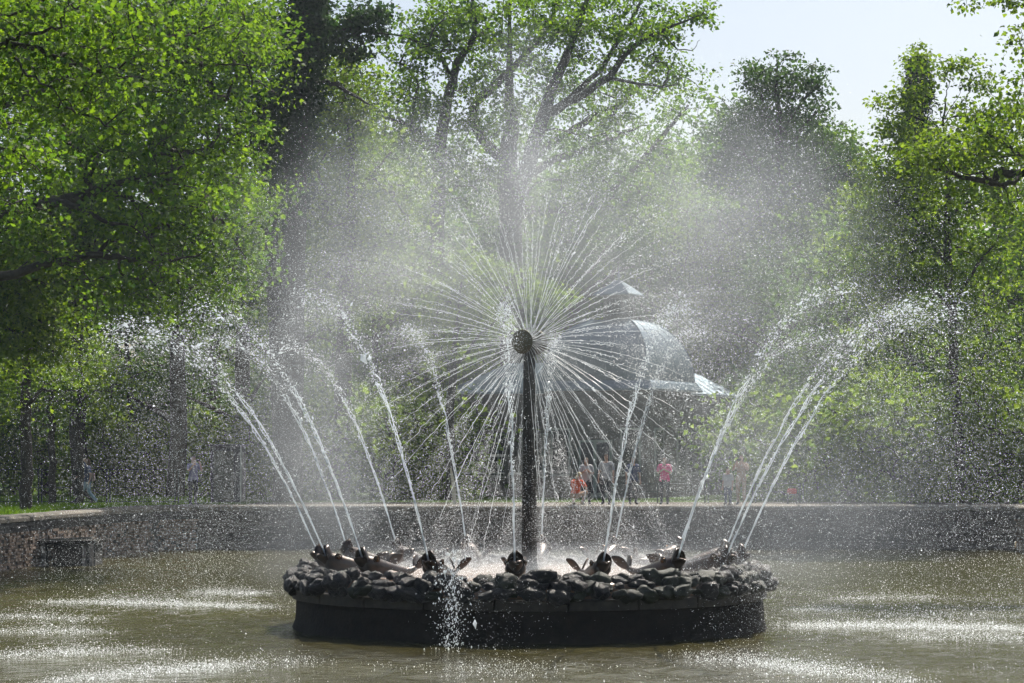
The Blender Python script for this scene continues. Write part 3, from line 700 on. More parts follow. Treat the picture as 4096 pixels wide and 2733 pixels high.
def tree(name, label, limbs_px, blobs, leaf, mat, spread=0.5, per=26, clump_m2=1.0, base=None, jit=0.03, group=None, twig=0.008, shape=KITE, aspect=0.62, tilt=0.75, extra=None, cat='tree', DENS=0.62):
    """limbs_px: polylines of (px, py, D, radius).  blobs: (px, py, rx_px, ry_px, D, depth_m, clumps)."""
    limbs = []
    for L in limbs_px:
        a = np.array([[*PN(px, py, D), r] for (px, py, D, r) in L]); a = smooth_path(a, 4)
        a[1:-1, :3] += rng.normal(0, jit, (len(a) - 2, 3)); a[:, 3] = np.maximum(a[:, 3], 0.006); limbs.append(a)
    cs = []
    for (px, py, rx, ry, D, dm, n) in blobs:
        e = in_ellipsoid(max(3, int(n * DENS))); c = PN(px, py, D); cs.append(c + e * np.array([rx / F * D, dm, ry / F * D]))
    cs = np.concatenate(cs)
    org = limbs[0][0, :3].copy() if base is None else np.array(base)
    root = empty(name, tuple(org)); tag(root, label, cat, group)
    V, Fs = grow(limbs, cs, twig)
    link('trunk', np_mesh('trunk', V - org, Fs, True), M['bark'], root)
    V, Fs, var = leaves_np(cs, spread * 1.25, int(per * .9), leaf * .92, shape=shape, aspect=aspect, tilt=tilt)
    leaf_object('crown', V, Fs, var, M[mat], root, org)
    return root
G = 1.5
def gy(D): return HOR + (CAMZ - G) / D * F                          # picture row of the bank at distance D

# central open oak on the far side of the pavilion, with a slimmer neighbour
D0 = 116
def o_(x, y, r, dd=0.0): return (x, y, D0 + dd, r)
tree('oak_tree', 'tall open oak with long bare limbs rising behind the pavilion', [
    [o_(2060, gy(D0) + 4, .75), o_(2050, 1500, .62), o_(2045, 1000, .56), o_(2035, 800, .52), o_(2030, 651, .46), o_(2050, 506, .34), o_(2036, 391, .24), o_(2039, 217, .14), o_(2039, 60, .08), o_(2045, -60, .04)],
    [o_(2045, 900, .4), o_(2104, 687, .38, -1), o_(2170, 478, .32, -2), o_(2227, 311, .25, -2), o_(2285, 181, .18, -2.5), o_(2336, 43, .12, -3), o_(2370, -120, .05, -3)],
    [o_(2170, 463, .26, -2), o_(2271, 412, .22, -3), o_(2430, 311, .17, -4), o_(2524, 195, .13, -4), o_(2647, 123, .08, -5), o_(2813, 58, .03, -5)],
    [o_(2242, 430, .16, -3), o_(2387, 289, .13, -3), o_(2459, 188, .11, -2), o_(2567, 7, .07, -2), o_(2600, -80, .03, -2)],
    [o_(2140, 620, .22, 0), o_(2206, 579, .2, 1), o_(2329, 492, .17, 2), o_(2445, 434, .14, 2), o_(2539, 362, .1, 3), o_(2600, 290, .05, 3)],
    [o_(2120, 700, .2, 0), o_(2213, 640, .18, 1), o_(2430, 564, .12, 2), o_(2520, 520, .07, 2), o_(2600, 500, .03, 3)],
    [o_(2430, 311, .09, -4), o_(2530, 330, .07, -4), o_(2680, 345, .04, -5), o_(2740, 300, .02, -5)],
    [o_(2060, 830, .22, 1), o_(2330, 830, .17, 2), o_(2520, 690, .15, 2), o_(2654, 543, .12, 2), o_(2705, 478, .1, 2), o_(2752, 420, .06, 2)],
    [o_(2030, 651, .3, 0), o_(1930, 560, .25, 1), o_(1895, 434, .24, 1), o_(1996, 326, .2, 1), o_(2068, 253, .17, 1), o_(2155, 159, .14, 0), o_(2213, 72, .11, 0), o_(2240, -80, .05, 0)],
    [o_(2647, 123, .05, -5), o_(2700, 190, .03, -5), o_(2770, 200, .02, -5), o_(2800, 160, .01, -5)]],
    [(2050, 120, 150, 100, D0, 3, 60), (2280, 60, 200, 110, D0 - 2, 3, 85), (2440, 150, 170, 110, D0 - 3, 3, 70), (2600, 130, 130, 80, D0 - 4, 2.5, 50), (2740, 70, 90, 50, D0 - 5, 1.5, 20), (2815, 40, 30, 40, D0 - 5, .8, 6),
     (2190, 240, 140, 100, D0, 3, 45), (2400, 330, 170, 70, D0, 3, 40), (2690, 310, 90, 60, D0 - 4, 1.5, 26), (2600, 250, 90, 50, D0 - 3, 2, 18), (2290, 400, 160, 80, D0 + 1, 3, 36), (2460, 470, 150, 80, D0 + 2, 3, 36), (2640, 430, 60, 60, D0 + 2, 1.5, 10),
     (2050, 390, 120, 120, D0, 3, 40), (1930, 250, 110, 120, D0 + 1, 3, 32), (2000, 520, 130, 110, D0, 3, 36), (2200, 590, 180, 90, D0, 3, 40), (2420, 610, 220, 80, D0 + 1, 3, 60), (2660, 640, 160, 90, D0 + 2, 3, 56), (2150, 0, 200, 60, D0, 3, 45), (2480, -10, 200, 50, D0 - 2, 3, 36),
     (2270, 800, 260, 120, D0, 3, 90), (2550, 800, 260, 110, D0 + 1, 3, 90), (1950, 760, 150, 120, D0, 3, 44)],
    0.19, 'oak', spread=0.42, per=44, twig=0.012, DENS=.62)
D1 = 112
def q_(x, y, r, dd=0.0): return (x, y, D1 + dd, r)
tree('oak_tree', 'slim forked oak with dark upright stem beside the ivy covered trunks', [
    [q_(1740, gy(D1) + 4, .5), q_(1745, 1400, .42), q_(1750, 900, .36), q_(1764, 572, .3), q_(1779, 470, .26), q_(1808, 326, .22), q_(1837, 239, .17), q_(1895, 150, .13), q_(1900, 60, .09), q_(1880, -60, .05)],
    [q_(1760, 640, .22), q_(1700, 550, .13, -1), q_(1630, 500, .11, -2), q_(1540, 470, .07, -2), q_(1480, 430, .03, -2)],
    [q_(1650, 510, .09, -2), q_(1660, 400, .07, -2), q_(1670, 330, .04, -2), q_(1630, 280, .02, -2)],
    [q_(1808, 326, .13), q_(1760, 220, .1, -1), q_(1680, 175, .08, -2), q_(1590, 140, .05, -2), q_(1540, 130, .02, -2)],
    [q_(1837, 239, .1), q_(1900, 160, .08, 1), q_(1960, 110, .04, 1)]],
    [(1720, 90, 130, 90, D1 - 1, 2.5, 60), (1640, 190, 110, 60, D1 - 2, 2, 34), (1850, 40, 120, 70, D1, 2.5, 40), (1830, 160, 110, 60, D1, 2, 34), (1700, 310, 110, 60, D1 - 1, 2.2, 28), (1660, 430, 110, 60, D1 - 2, 2, 34),
     (1880, 330, 80, 60, D1, 2, 16), (1860, 500, 90, 80, D1, 2, 24), (1600, 560, 130, 80, D1 - 2, 2, 44), (1700, 720, 170, 120, D1 - 2, 2.5, 70), (1850, 700, 110, 110, D1, 2.5, 40)],
    0.185, 'oak', spread=0.42, per=44, twig=0.012, DENS=.66)

# dark ivy-clad trunks
DI = 92
def i_(x, y, r, dd=0.0): return (x, y, DI + dd, r)
iv = tree('ivy_tree', 'dark double trunk thickly wrapped in ivy up to its top', [
    [i_(1150, gy(DI) + 4, .6), i_(1165, 1400, .52), i_(1175, 900, .48), i_(1185, 600, .44), i_(1200, 300, .4), i_(1225, 0, .34), i_(1235, -200, .2)],
    [i_(1140, gy(DI), .4, 1), i_(1105, 1300, .3, 1), i_(1085, 900, .26, 1), i_(1075, 600, .22, 1), i_(1060, 450, .15, 1), i_(1040, 380, .06, 1)],
    [i_(1225, 150, .2), i_(1290, 125, .16, 1), i_(1340, 112, .12, 1), i_(1420, 122, .1, 1), i_(1500, 135, .07, 1), i_(1570, 140, .03, 1)],
    [i_(1210, 360, .15), i_(1300, 330, .1, 1), i_(1380, 360, .08, 1), i_(1480, 420, .03, 1)]],
    [(1240, -30, 55, 60, DI, .7, 60), (1225, 90, 62, 90, DI, .8, 100), (1212, 230, 62, 100, DI, .8, 100), (1195, 380, 66, 90, DI, .8, 95), (1180, 520, 58, 90, DI, .7, 75), (1170, 660, 48, 90, DI, .6, 56), (1170, 800, 46, 80, DI, .6, 40), (1080, 640, 30, 90, DI + 1, .5, 28), (1062, 430, 50, 65, DI + 1, .7, 44), (1055, 520, 55, 55, DI + 1, .7, 36),
     (1450, 85, 75, 45, DI + 1, .9, 32), (1370, 165, 70, 34, DI + 1, .9, 16), (1500, 60, 40, 28, DI + 1, .6, 8), (1400, 220, 60, 30, DI + 1, .8, 10)],
    0.17, 'ivy', spread=0.30, per=46, twig=0.01, DENS=1.0)
tree('lime_tree', 'leafy lime with layered bright boughs beside the ivy trunks', [
    [(1360, gy(96), 96, .4), (1380, 1300, 96, .33), (1400, 900, 96, .25), (1400, 600, 96, .17), (1390, 400, 96, .1), (1380, 250, 96, .04)],
    [(1400, 900, 96, .12), (1300, 760, 95, .08), (1260, 640, 94, .03)], [(1395, 800, 96, .12), (1500, 680, 95, .08), (1580, 600, 95, .03)]],
    [(1380, 300, 120, 90, 96, 1.6, 70), (1430, 430, 130, 90, 96, 1.8, 80), (1330, 480, 110, 90, 95, 1.8, 70), (1400, 620, 190, 110, 96, 2, 130), (1330, 800, 220, 130, 95, 2, 150), (1520, 780, 200, 130, 96, 2, 130), (1400, 1000, 300, 160, 95, 2.2, 190), (1280, 1200, 260, 160, 95, 2, 150)],
    0.17, 'maple', spread=0.46, per=34, twig=0.01)

tree('oak_tree', 'small bright oak spreading in front of the pavilion side wing', [
    [(1800, gy(95), 95, .2), (1805, 1700, 95, .17), (1815, 1450, 95, .14), (1835, 1250, 95, .09), (1850, 1100, 95, .03)],
    [(1812, 1480, 95, .08), (1930, 1330, 94.5, .05), (2060, 1230, 94, .03), (2200, 1180, 94, .012)], [(1812, 1500, 95, .07), (1760, 1380, 95, .04), (1720, 1280, 95, .015)]],
    [(1850, 1110, 110, 90, 95, 1, 60), (1830, 1220, 100, 60, 95, 1, 34), (2150, 1190, 130, 40, 94, .8, 30), (1960, 1270, 90, 40, 94.5, .8, 22), (1740, 1320, 70, 70, 95, .8, 26), (2030, 1100, 90, 40, 94.5, .8, 14), (1800, 1420, 90, 50, 95, .8, 20)],
    0.15, 'maple', spread=0.33, per=40, twig=0.007, DENS=.75)

# big oaks of the left bank
def a_(x, y, r, D=39.0): return (x, y, D, r)
tree('oak_tree', 'near oak with large lobed leaves reaching out over the pond', [
    [(-2280, HOR + 1.8 / 40 * F, 40, .5), (-2280, 1400, 40, .46), (-2270, 700, 40, .42), (-2240, 0, 40, .36), (-2200, -700, 40, .26), (-2150, -1300, 40, .1)],
    [(-2260, 500, 40, .26), (-1500, 260, 39.5, .2), (-700, 200, 39, .13), (-200, 190, 39, .09), a_(0, 178, .055), a_(57, 178, .05), a_(172, 201, .042), a_(275, 253, .036), a_(402, 281, .024), a_(476, 276, .012)],
    [a_(23, 178, .04), a_(69, 149, .034, 38.6), a_(184, 132, .026, 38.2), a_(230, 103, .02, 38), a_(270, 20, .012, 38), a_(290, -60, .008, 38)],
    [a_(23, 185, .03), a_(92, 276, .024, 38.3), a_(189, 344, .016, 38), a_(260, 420, .008, 37.8)],
    [(-2240, 0, 40, .2), (-1200, 40, 39.5, .14), (-400, 80, 39, .08), a_(0, 63, .03), a_(115, 17, .02), a_(200, -40, .01)],
    [(-2250, 300, 40, .2), (-1200, 480, 41, .13), (-400, 560, 41, .06), (0, 600, 41, .03), (120, 640, 41, .015), (200, 690, 41, .008)]],
    [(80, 60, 200, 110, 39, 1.0, 75), (330, 60, 220, 90, 39, 1.0, 75), (150, 260, 200, 120, 39, 1.0, 80), (400, 230, 200, 110, 39, 1, 66), (560, 60, 90, 60, 38.5, .6, 16), (590, 180, 60, 40, 38.5, .6, 9), (300, 400, 170, 90, 38.5, .9, 34), (60, 460, 120, 110, 39.5, 1, 40), (560, 420, 60, 60, 38, .5, 9), (500, 530, 60, 30, 38, .5, 8), (110, 640, 150, 90, 41, .9, 40), (60, 800, 90, 70, 41, .8, 20), (-250, 300, 200, 350, 39.5, 1.2, 60)],
    0.102, 'oak', spread=0.27, per=20, twig=0.005, shape=LOBE, aspect=0.72, DENS=.58)
def b_(x, y, r, D=69.0): return (x, y, D, r)
tree('oak_tree', 'broad oak with heavy crooked boughs hanging over the brick pond wall', [
    [(-560, gy(69), 69, .6), (-540, 1500, 69, .55), (-500, 1100, 69, .5), (-440, 700, 69, .42), (-350, 300, 69, .34), (-250, -100, 69, .25), (-100, -500, 69, .1)],
    [(-520, 1150, 69, .34), (-250, 940, 69, .27), b_(-20, 850, .22), b_(190, 812, .18), b_(367, 769, .145), b_(436, 741, .12), b_(517, 726, .09), b_(600, 700, .05), b_(700, 690, .02)],
    [b_(436, 752, .08), b_(517, 792, .06, 68.5), b_(557, 850, .045, 68.3), b_(580, 930, .03, 68), b_(620, 1010, .012, 68)],
    [b_(160, 812, .12), b_(218, 806, .11, 68), b_(316, 832, .09, 67.5), b_(402, 878, .06, 67), b_(520, 900, .03, 67), b_(600, 960, .01, 67)],
    [b_(517, 726, .05), b_(640, 740, .035), b_(760, 745, .02), b_(830, 780, .01)],
    [(-350, 300, 69, .2), (0, 200, 69, .16), b_(300, 110, .12), b_(520, 90, .09), b_(597, 98, .075), b_(649, 123, .06), b_(718, 144, .05), b_(798, 126, .035), b_(884, 80, .02), b_(960, 40, .01)],
    [b_(500, 92, .06), b_(620, 40, .045), b_(720, -20, .03), b_(800, -80, .01)],
    [(-420, 620, 69, .2), (0, 420, 70, .13), b_(350, 300, .09, 70), b_(620, 247, .06, 70), b_(760, 255, .045, 70), b_(918, 258, .03, 70), b_(1020, 270, .01, 70)],
    [b_(620, 247, .035, 70), b_(680, 200, .025, 70), b_(750, 175, .012, 70)],
    [(-500, 1150, 69, .25), (-100, 1120, 69, .16), b_(200, 1060, .12), b_(408, 1021, .1), b_(520, 1040, .08), b_(670, 1047, .05), b_(800, 1020, .02)],
    [b_(480, 1035, .06), b_(485, 1098, .05), b_(600, 1130, .035), b_(700, 1200, .015)],
    [b_(380, 1030, .07, 69.4), b_(460, 960, .05, 69.6), b_(560, 930, .03, 70), b_(620, 990, .015, 70)]],
    [(650, 60, 280, 110, 69, 3, 190), (950, 60, 190, 110, 75, 2.8, 110), (500, 220, 280, 120, 70, 3, 180), (850, 230, 240, 110, 75, 3, 150), (1000, 170, 110, 90, 70, 2.5, 44), (300, 440, 300, 130, 75, 3, 180), (650, 430, 280, 130, 70, 3, 170), (920, 420, 150, 110, 75, 2.5, 60), (450, 620, 350, 110, 70, 3, 190), (800, 620, 230, 120, 75, 3, 120),
     (750, 830, 260, 110, 69.5, 3, 130), (950, 760, 160, 110, 75, 2.8, 75), (560, 860, 150, 90, 69, 2.5, 40), (200, 700, 250, 130, 74.5, 3, 110), (150, 930, 180, 120, 69, 2.8, 80), (760, 1010, 220, 110, 74.5, 2.8, 100), (560, 1110, 260, 80, 69, 2.8, 90), (820, 1180, 160, 90, 74.5, 2.5, 60), (1000, 950, 140, 120, 70, 2.5, 55), (60, 250, 250, 250, 75.5, 3, 120), (640, 1240, 140, 60, 69, 2.2, 30), (380, 1190, 160, 80, 74, 2.5, 34)],
    0.15, 'oak', spread=0.36, per=36, twig=0.007, DENS=.52)
tree('lime_tree', 'drooping leafy tree with pale hanging sprays above the sluice box', [
    [(-140, gy(73), 73, .3), (-120, 1700, 73, .27), (-90, 1300, 73, .22), (-60, 950, 73, .15), (0, 750, 73, .06)],
    [(-100, 1350, 73, .12), (20, 1180, 72.5, .08), (110, 1120, 72, .05), (190, 1140, 72, .02)], [(-85, 1250, 73, .1), (60, 1330, 72, .06), (180, 1380, 72, .03), (260, 1440, 72, .01)], [(-60, 950, 73, .1), (80, 900, 72, .06), (150, 960, 72, .02)]],
    [(90, 1000, 150, 130, 72, 1.3, 110), (60, 1180, 150, 110, 72, 1.3, 100), (160, 1280, 110, 90, 71.5, 1.1, 60), (60, 1400, 130, 90, 72, 1.2, 70), (200, 1420, 70, 50, 71.5, .8, 22), (-60, 1100, 120, 300, 72.5, 1.4, 90)],
    0.125, 'maple', spread=0.30, per=36, twig=0.006, DENS=.8)

# slender trunks on the left lawn
for (x, yb, D, r, lab, bl) in (
    (104, 2040, 77.8, .21, 'thick dark trunk of a young lime standing by the wall coping', [(80, 1500, 190, 90, 78, 1.6, 60), (150, 1420, 200, 90, 79, 1.8, 70), (60, 1650, 90, 60, 77.5, 1, 16)]),
    (207, 2021, 85.0, .14, 'straight dark trunk between the fence post and the lawn edge', [(260, 1500, 170, 80, 85, 1.6, 60), (300, 1600, 100, 50, 85, 1.2, 20), (200, 1400, 200, 80, 85, 2, 60)]),
    (317, 2022, 84.6, .125, 'slim dark trunk beside the strolling couple', [(430, 1590, 130, 70, 84.5, 1.3, 34), (400, 1480, 160, 60, 85, 1.5, 50), (250, 1560, 80, 60, 84.4, 1, 16)])):
    tree('lime_tree', lab, [[(x, yb, D, r), (x + 2, 1850, D, r * .92), (x - 2, 1650, D, r * .85), (x + 4, 1500, D, r * .7), (x + 10, 1350, D, r * .5), (x + 12, 1200, D, r * .25)],
          [(x, 1620, D, r * .4), (x + 70, 1560, D - .5, r * .25), (x + 130, 1570, D - .8, r * .1)], [(x, 1560, D, r * .35), (x - 60, 1500, D + .5, r * .2), (x - 110, 1450, D + .5, .02)]], bl, 0.14, 'maple', spread=0.4, per=32, twig=0.006)

# right bank
DG = 88
def g_(x, y, r, dd=0.0): return (x, y, DG + dd, r)
tree('maple_tree', 'tall yellow green maple with a thin straight trunk and bare topmost twigs', [
    [g_(3850, gy(DG), .22), g_(3830, 1700, .2), g_(3815, 1400, .18), g_(3800, 1200, .165), g_(3788, 1000, .15), g_(3790, 820, .12), g_(3785, 650, .08), g_(3775, 480, .045), g_(3790, 380, .02), g_(3800, 330, .01)],
    [g_(3800, 1260, .09), g_(3870, 1120, .07, -1), g_(3940, 1020, .05, -1), g_(3990, 960, .02, -1)], [g_(3790, 1060, .08), g_(3700, 930, .05, -1), g_(3620, 840, .03, -1), g_(3560, 800, .015, -1)],
    [g_(3800, 1230, .07), g_(3720, 1150, .05, -1), g_(3600, 1110, .03, -1.5), g_(3480, 1100, .015, -2)], [g_(3788, 900, .07), g_(3880, 760, .05, 1), g_(3960, 640, .02, 1)], [g_(3785, 650, .05), g_(3700, 520, .03), g_(3690, 340, .015), g_(3685, 240, .008)],
    [g_(3775, 480, .02), g_(3740, 400, .012), g_(3720, 360, .008)], [g_(3775, 500, .02), g_(3840, 420, .012), g_(3900, 330, .008)], [g_(3780, 480, .02), g_(3830, 390, .01), g_(3840, 330, .006)]],
    [(3680, 260, 50, 55, DG, .8, 20), (3780, 270, 70, 28, DG, .7, 14), (3880, 260, 40, 28, DG, .5, 7), (3600, 400, 75, 40, DG, .8, 18), (3680, 360, 60, 50, DG, .8, 16), (3570, 480, 70, 35, DG, .8, 16), (3620, 560, 130, 60, DG, 1.2, 40), (3920, 350, 70, 40, DG, .8, 16), (3990, 420, 90, 60, DG, 1, 26), (3880, 470, 110, 60, DG, 1.2, 28),
     (3760, 620, 220, 90, DG, 1.6, 80), (3980, 580, 130, 100, DG, 1.6, 56), (3560, 700, 120, 80, DG - 1, 1.5, 44), (3700, 780, 260, 100, DG, 1.8, 100), (3980, 780, 160, 130, DG, 1.8, 70), (3540, 850, 160, 70, DG - 1, 1.5, 50), (3470, 960, 120, 70, DG - 1.5, 1.3, 36), (3650, 970, 180, 80, DG - 1, 1.6, 60), (3560, 1080, 200, 70, DG - 1.5, 1.5, 60), (3920, 1000, 200, 110, DG, 1.8, 80), (3700, 1180, 220, 90, DG - 1, 1.8, 66), (3980, 1220, 160, 150, DG, 2, 76), (3500, 1180, 120, 60, DG - 1, 1.2, 26), (3620, 1330, 200, 90, DG - 1, 1.6, 44), (3950, 1450, 180, 120, DG, 1.8, 54), (3560, 1500, 180, 90, DG, 1.6, 36)],
    0.15, 'maple', spread=0.33, per=42, twig=0.007, DENS=.6)
DK = 60
def k_(x, y, r, dd=0.0): return (x, y, DK + dd, r)
tree('oak_tree', 'oak with a crooked sinuous bough stretching over the pond from the stone bank', [
    [(5080, HOR + 1.8 / 60 * F, 60, .5), (5070, 1500, 60, .46), (5050, 1000, 60, .4), (5020, 500, 60, .33), (5000, 0, 60, .24), (4980, -500, 60, .1)],
    [(5050, 900, 60, .26), (4700, 740, 60, .2), (4300, 680, 60, .15), k_(4096, 691, .12), k_(3998, 702, .1), k_(3970, 730, .085), k_(3851, 716, .06), k_(3795, 684, .045), k_(3710, 667, .03), k_(3620, 640, .012)],
    [k_(4096, 691, .07), k_(4033, 735, .06, -.4), k_(3985, 738, .05, -.5), k_(3940, 700, .035, -.6), k_(3880, 690, .02, -.8), k_(3800, 700, .01, -1)],
    [(5030, 650, 60, .2), (4500, 620, 60, .13), k_(4200, 640, .08), k_(4096, 621, .05), k_(4033, 582, .04), k_(3963, 540, .025), k_(3900, 500, .01)], [k_(4096, 625, .03), k_(4000, 625, .025), k_(3900, 620, .012)],
    [(5000, 0, 60, .16), (4500, -60, 60, .1), k_(4200, -40, .05), k_(4080, -10, .03), k_(3980, -20, .015), k_(3900, -10, .008)], [k_(4200, -40, .03), k_(4150, 120, .02), k_(4080, 170, .01)], [k_(4250, 0, .03), k_(4180, 260, .02), k_(4110, 310, .01)]],
    [(3900, 540, 160, 70, DK, 1, 60), (3700, 610, 130, 50, DK, .9, 36), (4030, 480, 80, 70, DK, .9, 30), (3850, 640, 200, 40, DK, .9, 44), (4040, 660, 80, 60, DK, .8, 20), (3780, 760, 120, 40, DK, .8, 16), (3890, 4, 45, 18, DK, .4, 8), (4040, 14, 60, 26, DK, .5, 16), (4085, 170, 40, 55, DK, .5, 16), (4110, 310, 30, 50, DK, .5, 10), (4250, 500, 120, 300, DK, 1.2, 60), (4000, 860, 100, 50, DK, .8, 18)],
    0.125, 'maple', spread=0.32, per=26, twig=0.005)
DF = 130
def f_(x, y, r, dd=0.0): return (x, y, DF + dd, r)
tree('lime_tree', 'dark dense lime with a rounded top standing alone against the sky', [
    [f_(3110, gy(DF), .5), f_(3112, 1300, .42), f_(3115, 900, .34), f_(3115, 650, .26), f_(3118, 480, .18), f_(3105, 360, .1), f_(3110, 260, .04)],
    [f_(3115, 560, .15), f_(3060, 440, .1), f_(3040, 360, .05)], [f_(3118, 560, .14), f_(3200, 420, .1), f_(3260, 350, .05), f_(3300, 300, .02)], [f_(3115, 760, .16), f_(2980, 620, .1), f_(2900, 520, .04)], [f_(3115, 800, .16), f_(3280, 690, .1), f_(3400, 640, .03)], [f_(3115, 660, .08), f_(3240, 470, .05), f_(3310, 440, .02)]],
    [(3120, 290, 110, 55, DF, 1.6, 50), (3060, 350, 90, 60, DF, 1.8, 50), (3190, 350, 80, 60, DF, 1.6, 40), (3110, 440, 170, 70, DF, 2.2, 100), (3275, 310, 45, 35, DF, .9, 12), (3000, 470, 80, 60, DF, 1.6, 36), (2890, 520, 45, 80, DF, 1.2, 26), (2960, 570, 120, 80, DF, 2, 70), (3120, 580, 190, 110, DF, 2.5, 150), (3290, 430, 25, 30, DF, .6, 5), (2850, 620, 70, 70, DF, 1.4, 36), (3000, 720, 200, 120, DF, 2.5, 140), (3250, 640, 120, 110, DF, 2.2, 90), (3200, 800, 220, 130, DF, 2.5, 150)],
    0.2, 'dark', spread=0.42, per=44, twig=0.012, DENS=.5)
tree('lime_tree', 'lighter leafy tree leaning against the dark dense lime', [
    [(3330, gy(134), 134, .4), (3330, 1200, 134, .3), (3335, 850, 134, .18), (3330, 600, 134, .06)], [(3335, 900, 134, .1), (3430, 760, 133, .06), (3460, 690, 133, .02)]],
    [(3300, 540, 70, 60, 133, 1.5, 34), (3360, 600, 90, 70, 133, 1.6, 50), (3400, 690, 90, 80, 133, 1.8, 56), (3330, 720, 140, 100, 133, 2, 84), (3440, 800, 100, 100, 133, 2, 64), (3330, 900, 200, 130, 133, 2.2, 120), (3490, 900, 70, 110, 133, 1.5, 40), (3400, 1080, 220, 140, 133, 2.4, 120)],
    0.2, 'wood', spread=0.42, per=42, twig=0.012, DENS=.55)
# spruce behind the maple
def spruce(name, label, x, D, ytop, width):
    b = PN(x, gy(D), D); top = PN(x, ytop, D); H = top[2] - b[2]; root = empty(name, tuple(b)); tag(root, label, 'tree')
    parts = [tube_np(np.stack([np.zeros(9), np.zeros(9), np.linspace(0, H, 9)], 1), np.linspace(.35, .02, 9), 8)]; cs = []
    for z in np.arange(H * .12, H * .99, 0.42):
        L = width * (1 - z / H) ** .8 + .12; n = 7
        for k in range(n):
            a = rng.random() * 6.28; l = L * rng.uniform(.7, 1.1); pts = np.stack([np.array([math.cos(a) * l * s, math.sin(a) * l * s, z - .28 * l * s + .12 * l * s * s]) for s in np.linspace(0, 1, 5)])
            parts.append(tube_np(pts, np.linspace(.03, .006, 5), 4)); cs += [pts[i] * (1 - f) + pts[i + 1] * f for i in range(1, 4) for f in (0, .5)] + [pts[4]]
    V = []; Fs = []; n = 0
    for v, f in parts: V.append(v); Fs.append(f + n); n += len(v)
    link('trunk', np_mesh('trunk', np.concatenate(V), np.concatenate(Fs), True), M['bark'], root)
    V, Fs, var = leaves_np(np.array(cs), .26, 11, .3, aspect=.22, flat=.6); leaf_object('crown', V, Fs, var, M['needle'], root, (0, 0, 0))
spruce('spruce_tree', 'dark narrow spruce showing through the top of the yellow green maple', 3672, 118, 205, 2.6)

# woodland behind: four kinds of tree, each copied
def generic(name, H, W, mat, leaf, ncl, per, seed, trunk_r, low=0.25):
    root = empty(name); limbs = []
    tr = np.array([[rng.normal(0, .15), rng.normal(0, .15), z, trunk_r * (1 - .85 * z / H)] for z in np.linspace(0, H * .93, 9)]); tr[0, :2] = 0; limbs.append(tr)
    for k in range(9):
        z = H * rng.uniform(low, .75); a = rng.random() * 6.28; L = W * .75 * rng.uniform(.6, 1); b = np.array([np.interp(z, tr[:, 2], tr[:, 0]), np.interp(z, tr[:, 2], tr[:, 1]), z])
        limbs.append(np.array([[*(b + np.array([math.cos(a) * L * s, math.sin(a) * L * s, L * (.75 * s - .25 * s * s)])), trunk_r * .4 * (1 - s) + .012] for s in np.linspace(0, 1, 6)]))
    cs = []; nb_ = 16
    for k in range(nb_):
        a = rng.random() * 6.28; t = rng.uniform(low, .97); env = W * (math.sin(math.pi * min(1, (t - low * .6) / (1.06 - low * .6))) ** .7) * rng.uniform(.25, .8)
        c = np.array([math.cos(a) * env, math.sin(a) * env, H * t]); e = in_ellipsoid(ncl // nb_); cs.append(c + e * np.array([W * .42, W * .42, H * .085 + .4]))
    cs = np.concatenate(cs); V, Fs = grow(limbs, cs, .012); link('trunk', np_mesh('trunk', V, Fs, True), M['bark'], root)
    V, Fs, var = leaves_np(cs, .7, per, leaf); leaf_object('crown', V, Fs, var, M[mat], root, (0, 0, 0)); return root
kinds = [generic('woodland_tree', 15, 4.6, 'wood', .22, 340, 24, 1, .28, .12), generic('woodland_tree', 17, 4.2, 'maple', .22, 340, 24, 2, .3, .15), generic('woodland_tree', 14, 5.0, 'dark', .23, 340, 24, 3, .3, .12), generic('woodland_tree', 12, 4.0, 'oak', .2, 320, 24, 4, .25, .10), generic('woodland_tree', 24, 5.2, 'wood', .2, 520, 30, 5, .4, .12)]
klab = ['mid green tree of the dense wood behind the lawn', 'pale yellow green tree of the dense wood behind the lawn', 'dark green shady tree of the dense wood behind the lawn', 'bright green bushy tree of the dense wood behind the lawn', 'very tall green tree rising behind the oaks of the brick wall bank']
used = [False] * 5
def put(k, px, D, s, z=G, lab=None, grp='trees of the wood behind the lawn', cat='tree'):
    o = kinds[k] if not used[k] else copy_tree(kinds[k]); used[k] = True
    o.location = ((px - 2048) / F * D, D, z); o.rotation_euler = (0, 0, random.uniform(0, 6.28)); o.scale = (s * random.uniform(.9, 1.15), s * random.uniform(.9, 1.1), s * random.uniform(.92, 1.08))
    tag(o, lab or klab[k], cat, grp); return o
for i, px in enumerate(range(-300, 4700, 330)):
    put((i * 3 + i // 3) % 4, px + random.uniform(-90, 90), random.uniform(118, 128), random.uniform(.82, 1.02))
for i, px in enumerate(range(-500, 4900, 400)):
    put((i * 5 + 1) % 4, px + random.uniform(-90, 90), random.uniform(136, 150), random.uniform(.95, 1.1))
spots = (('shady tree behind the thick trunk by the wall coping', -200, 104, .8, 2), ('green tree behind the tall thin fence post', 180, 106, .75, 0), ('dark tree filling the gap between the couple and the man with the camera', 520, 104, .72, 2), ('green tree rising behind the small dark booth', 850, 108, .8, 0), ('dark tree at the foot of the ivy covered trunks', 1150, 104, .75, 2), ('green tree between the ivy trunks and the pavilion wing', 1500, 106, .8, 0), ('pale tree touching the end of the pavilion side wing', 1750, 108, .75, 1), ('dark tree standing past the pavilion back wing', 3120, 112, .75, 2), ('green tree below the lone dark lime', 3380, 104, .75, 0), ('dark tree below the narrow spruce', 3650, 102, .7, 2), ('green tree behind the yellow green maple trunk', 3950, 100, .75, 0), ('dark tree under the crooked oak bough', 4200, 98, .8, 2))
for lb, px, D, s, k in spots: put(k, px, D, s, lab=lb)
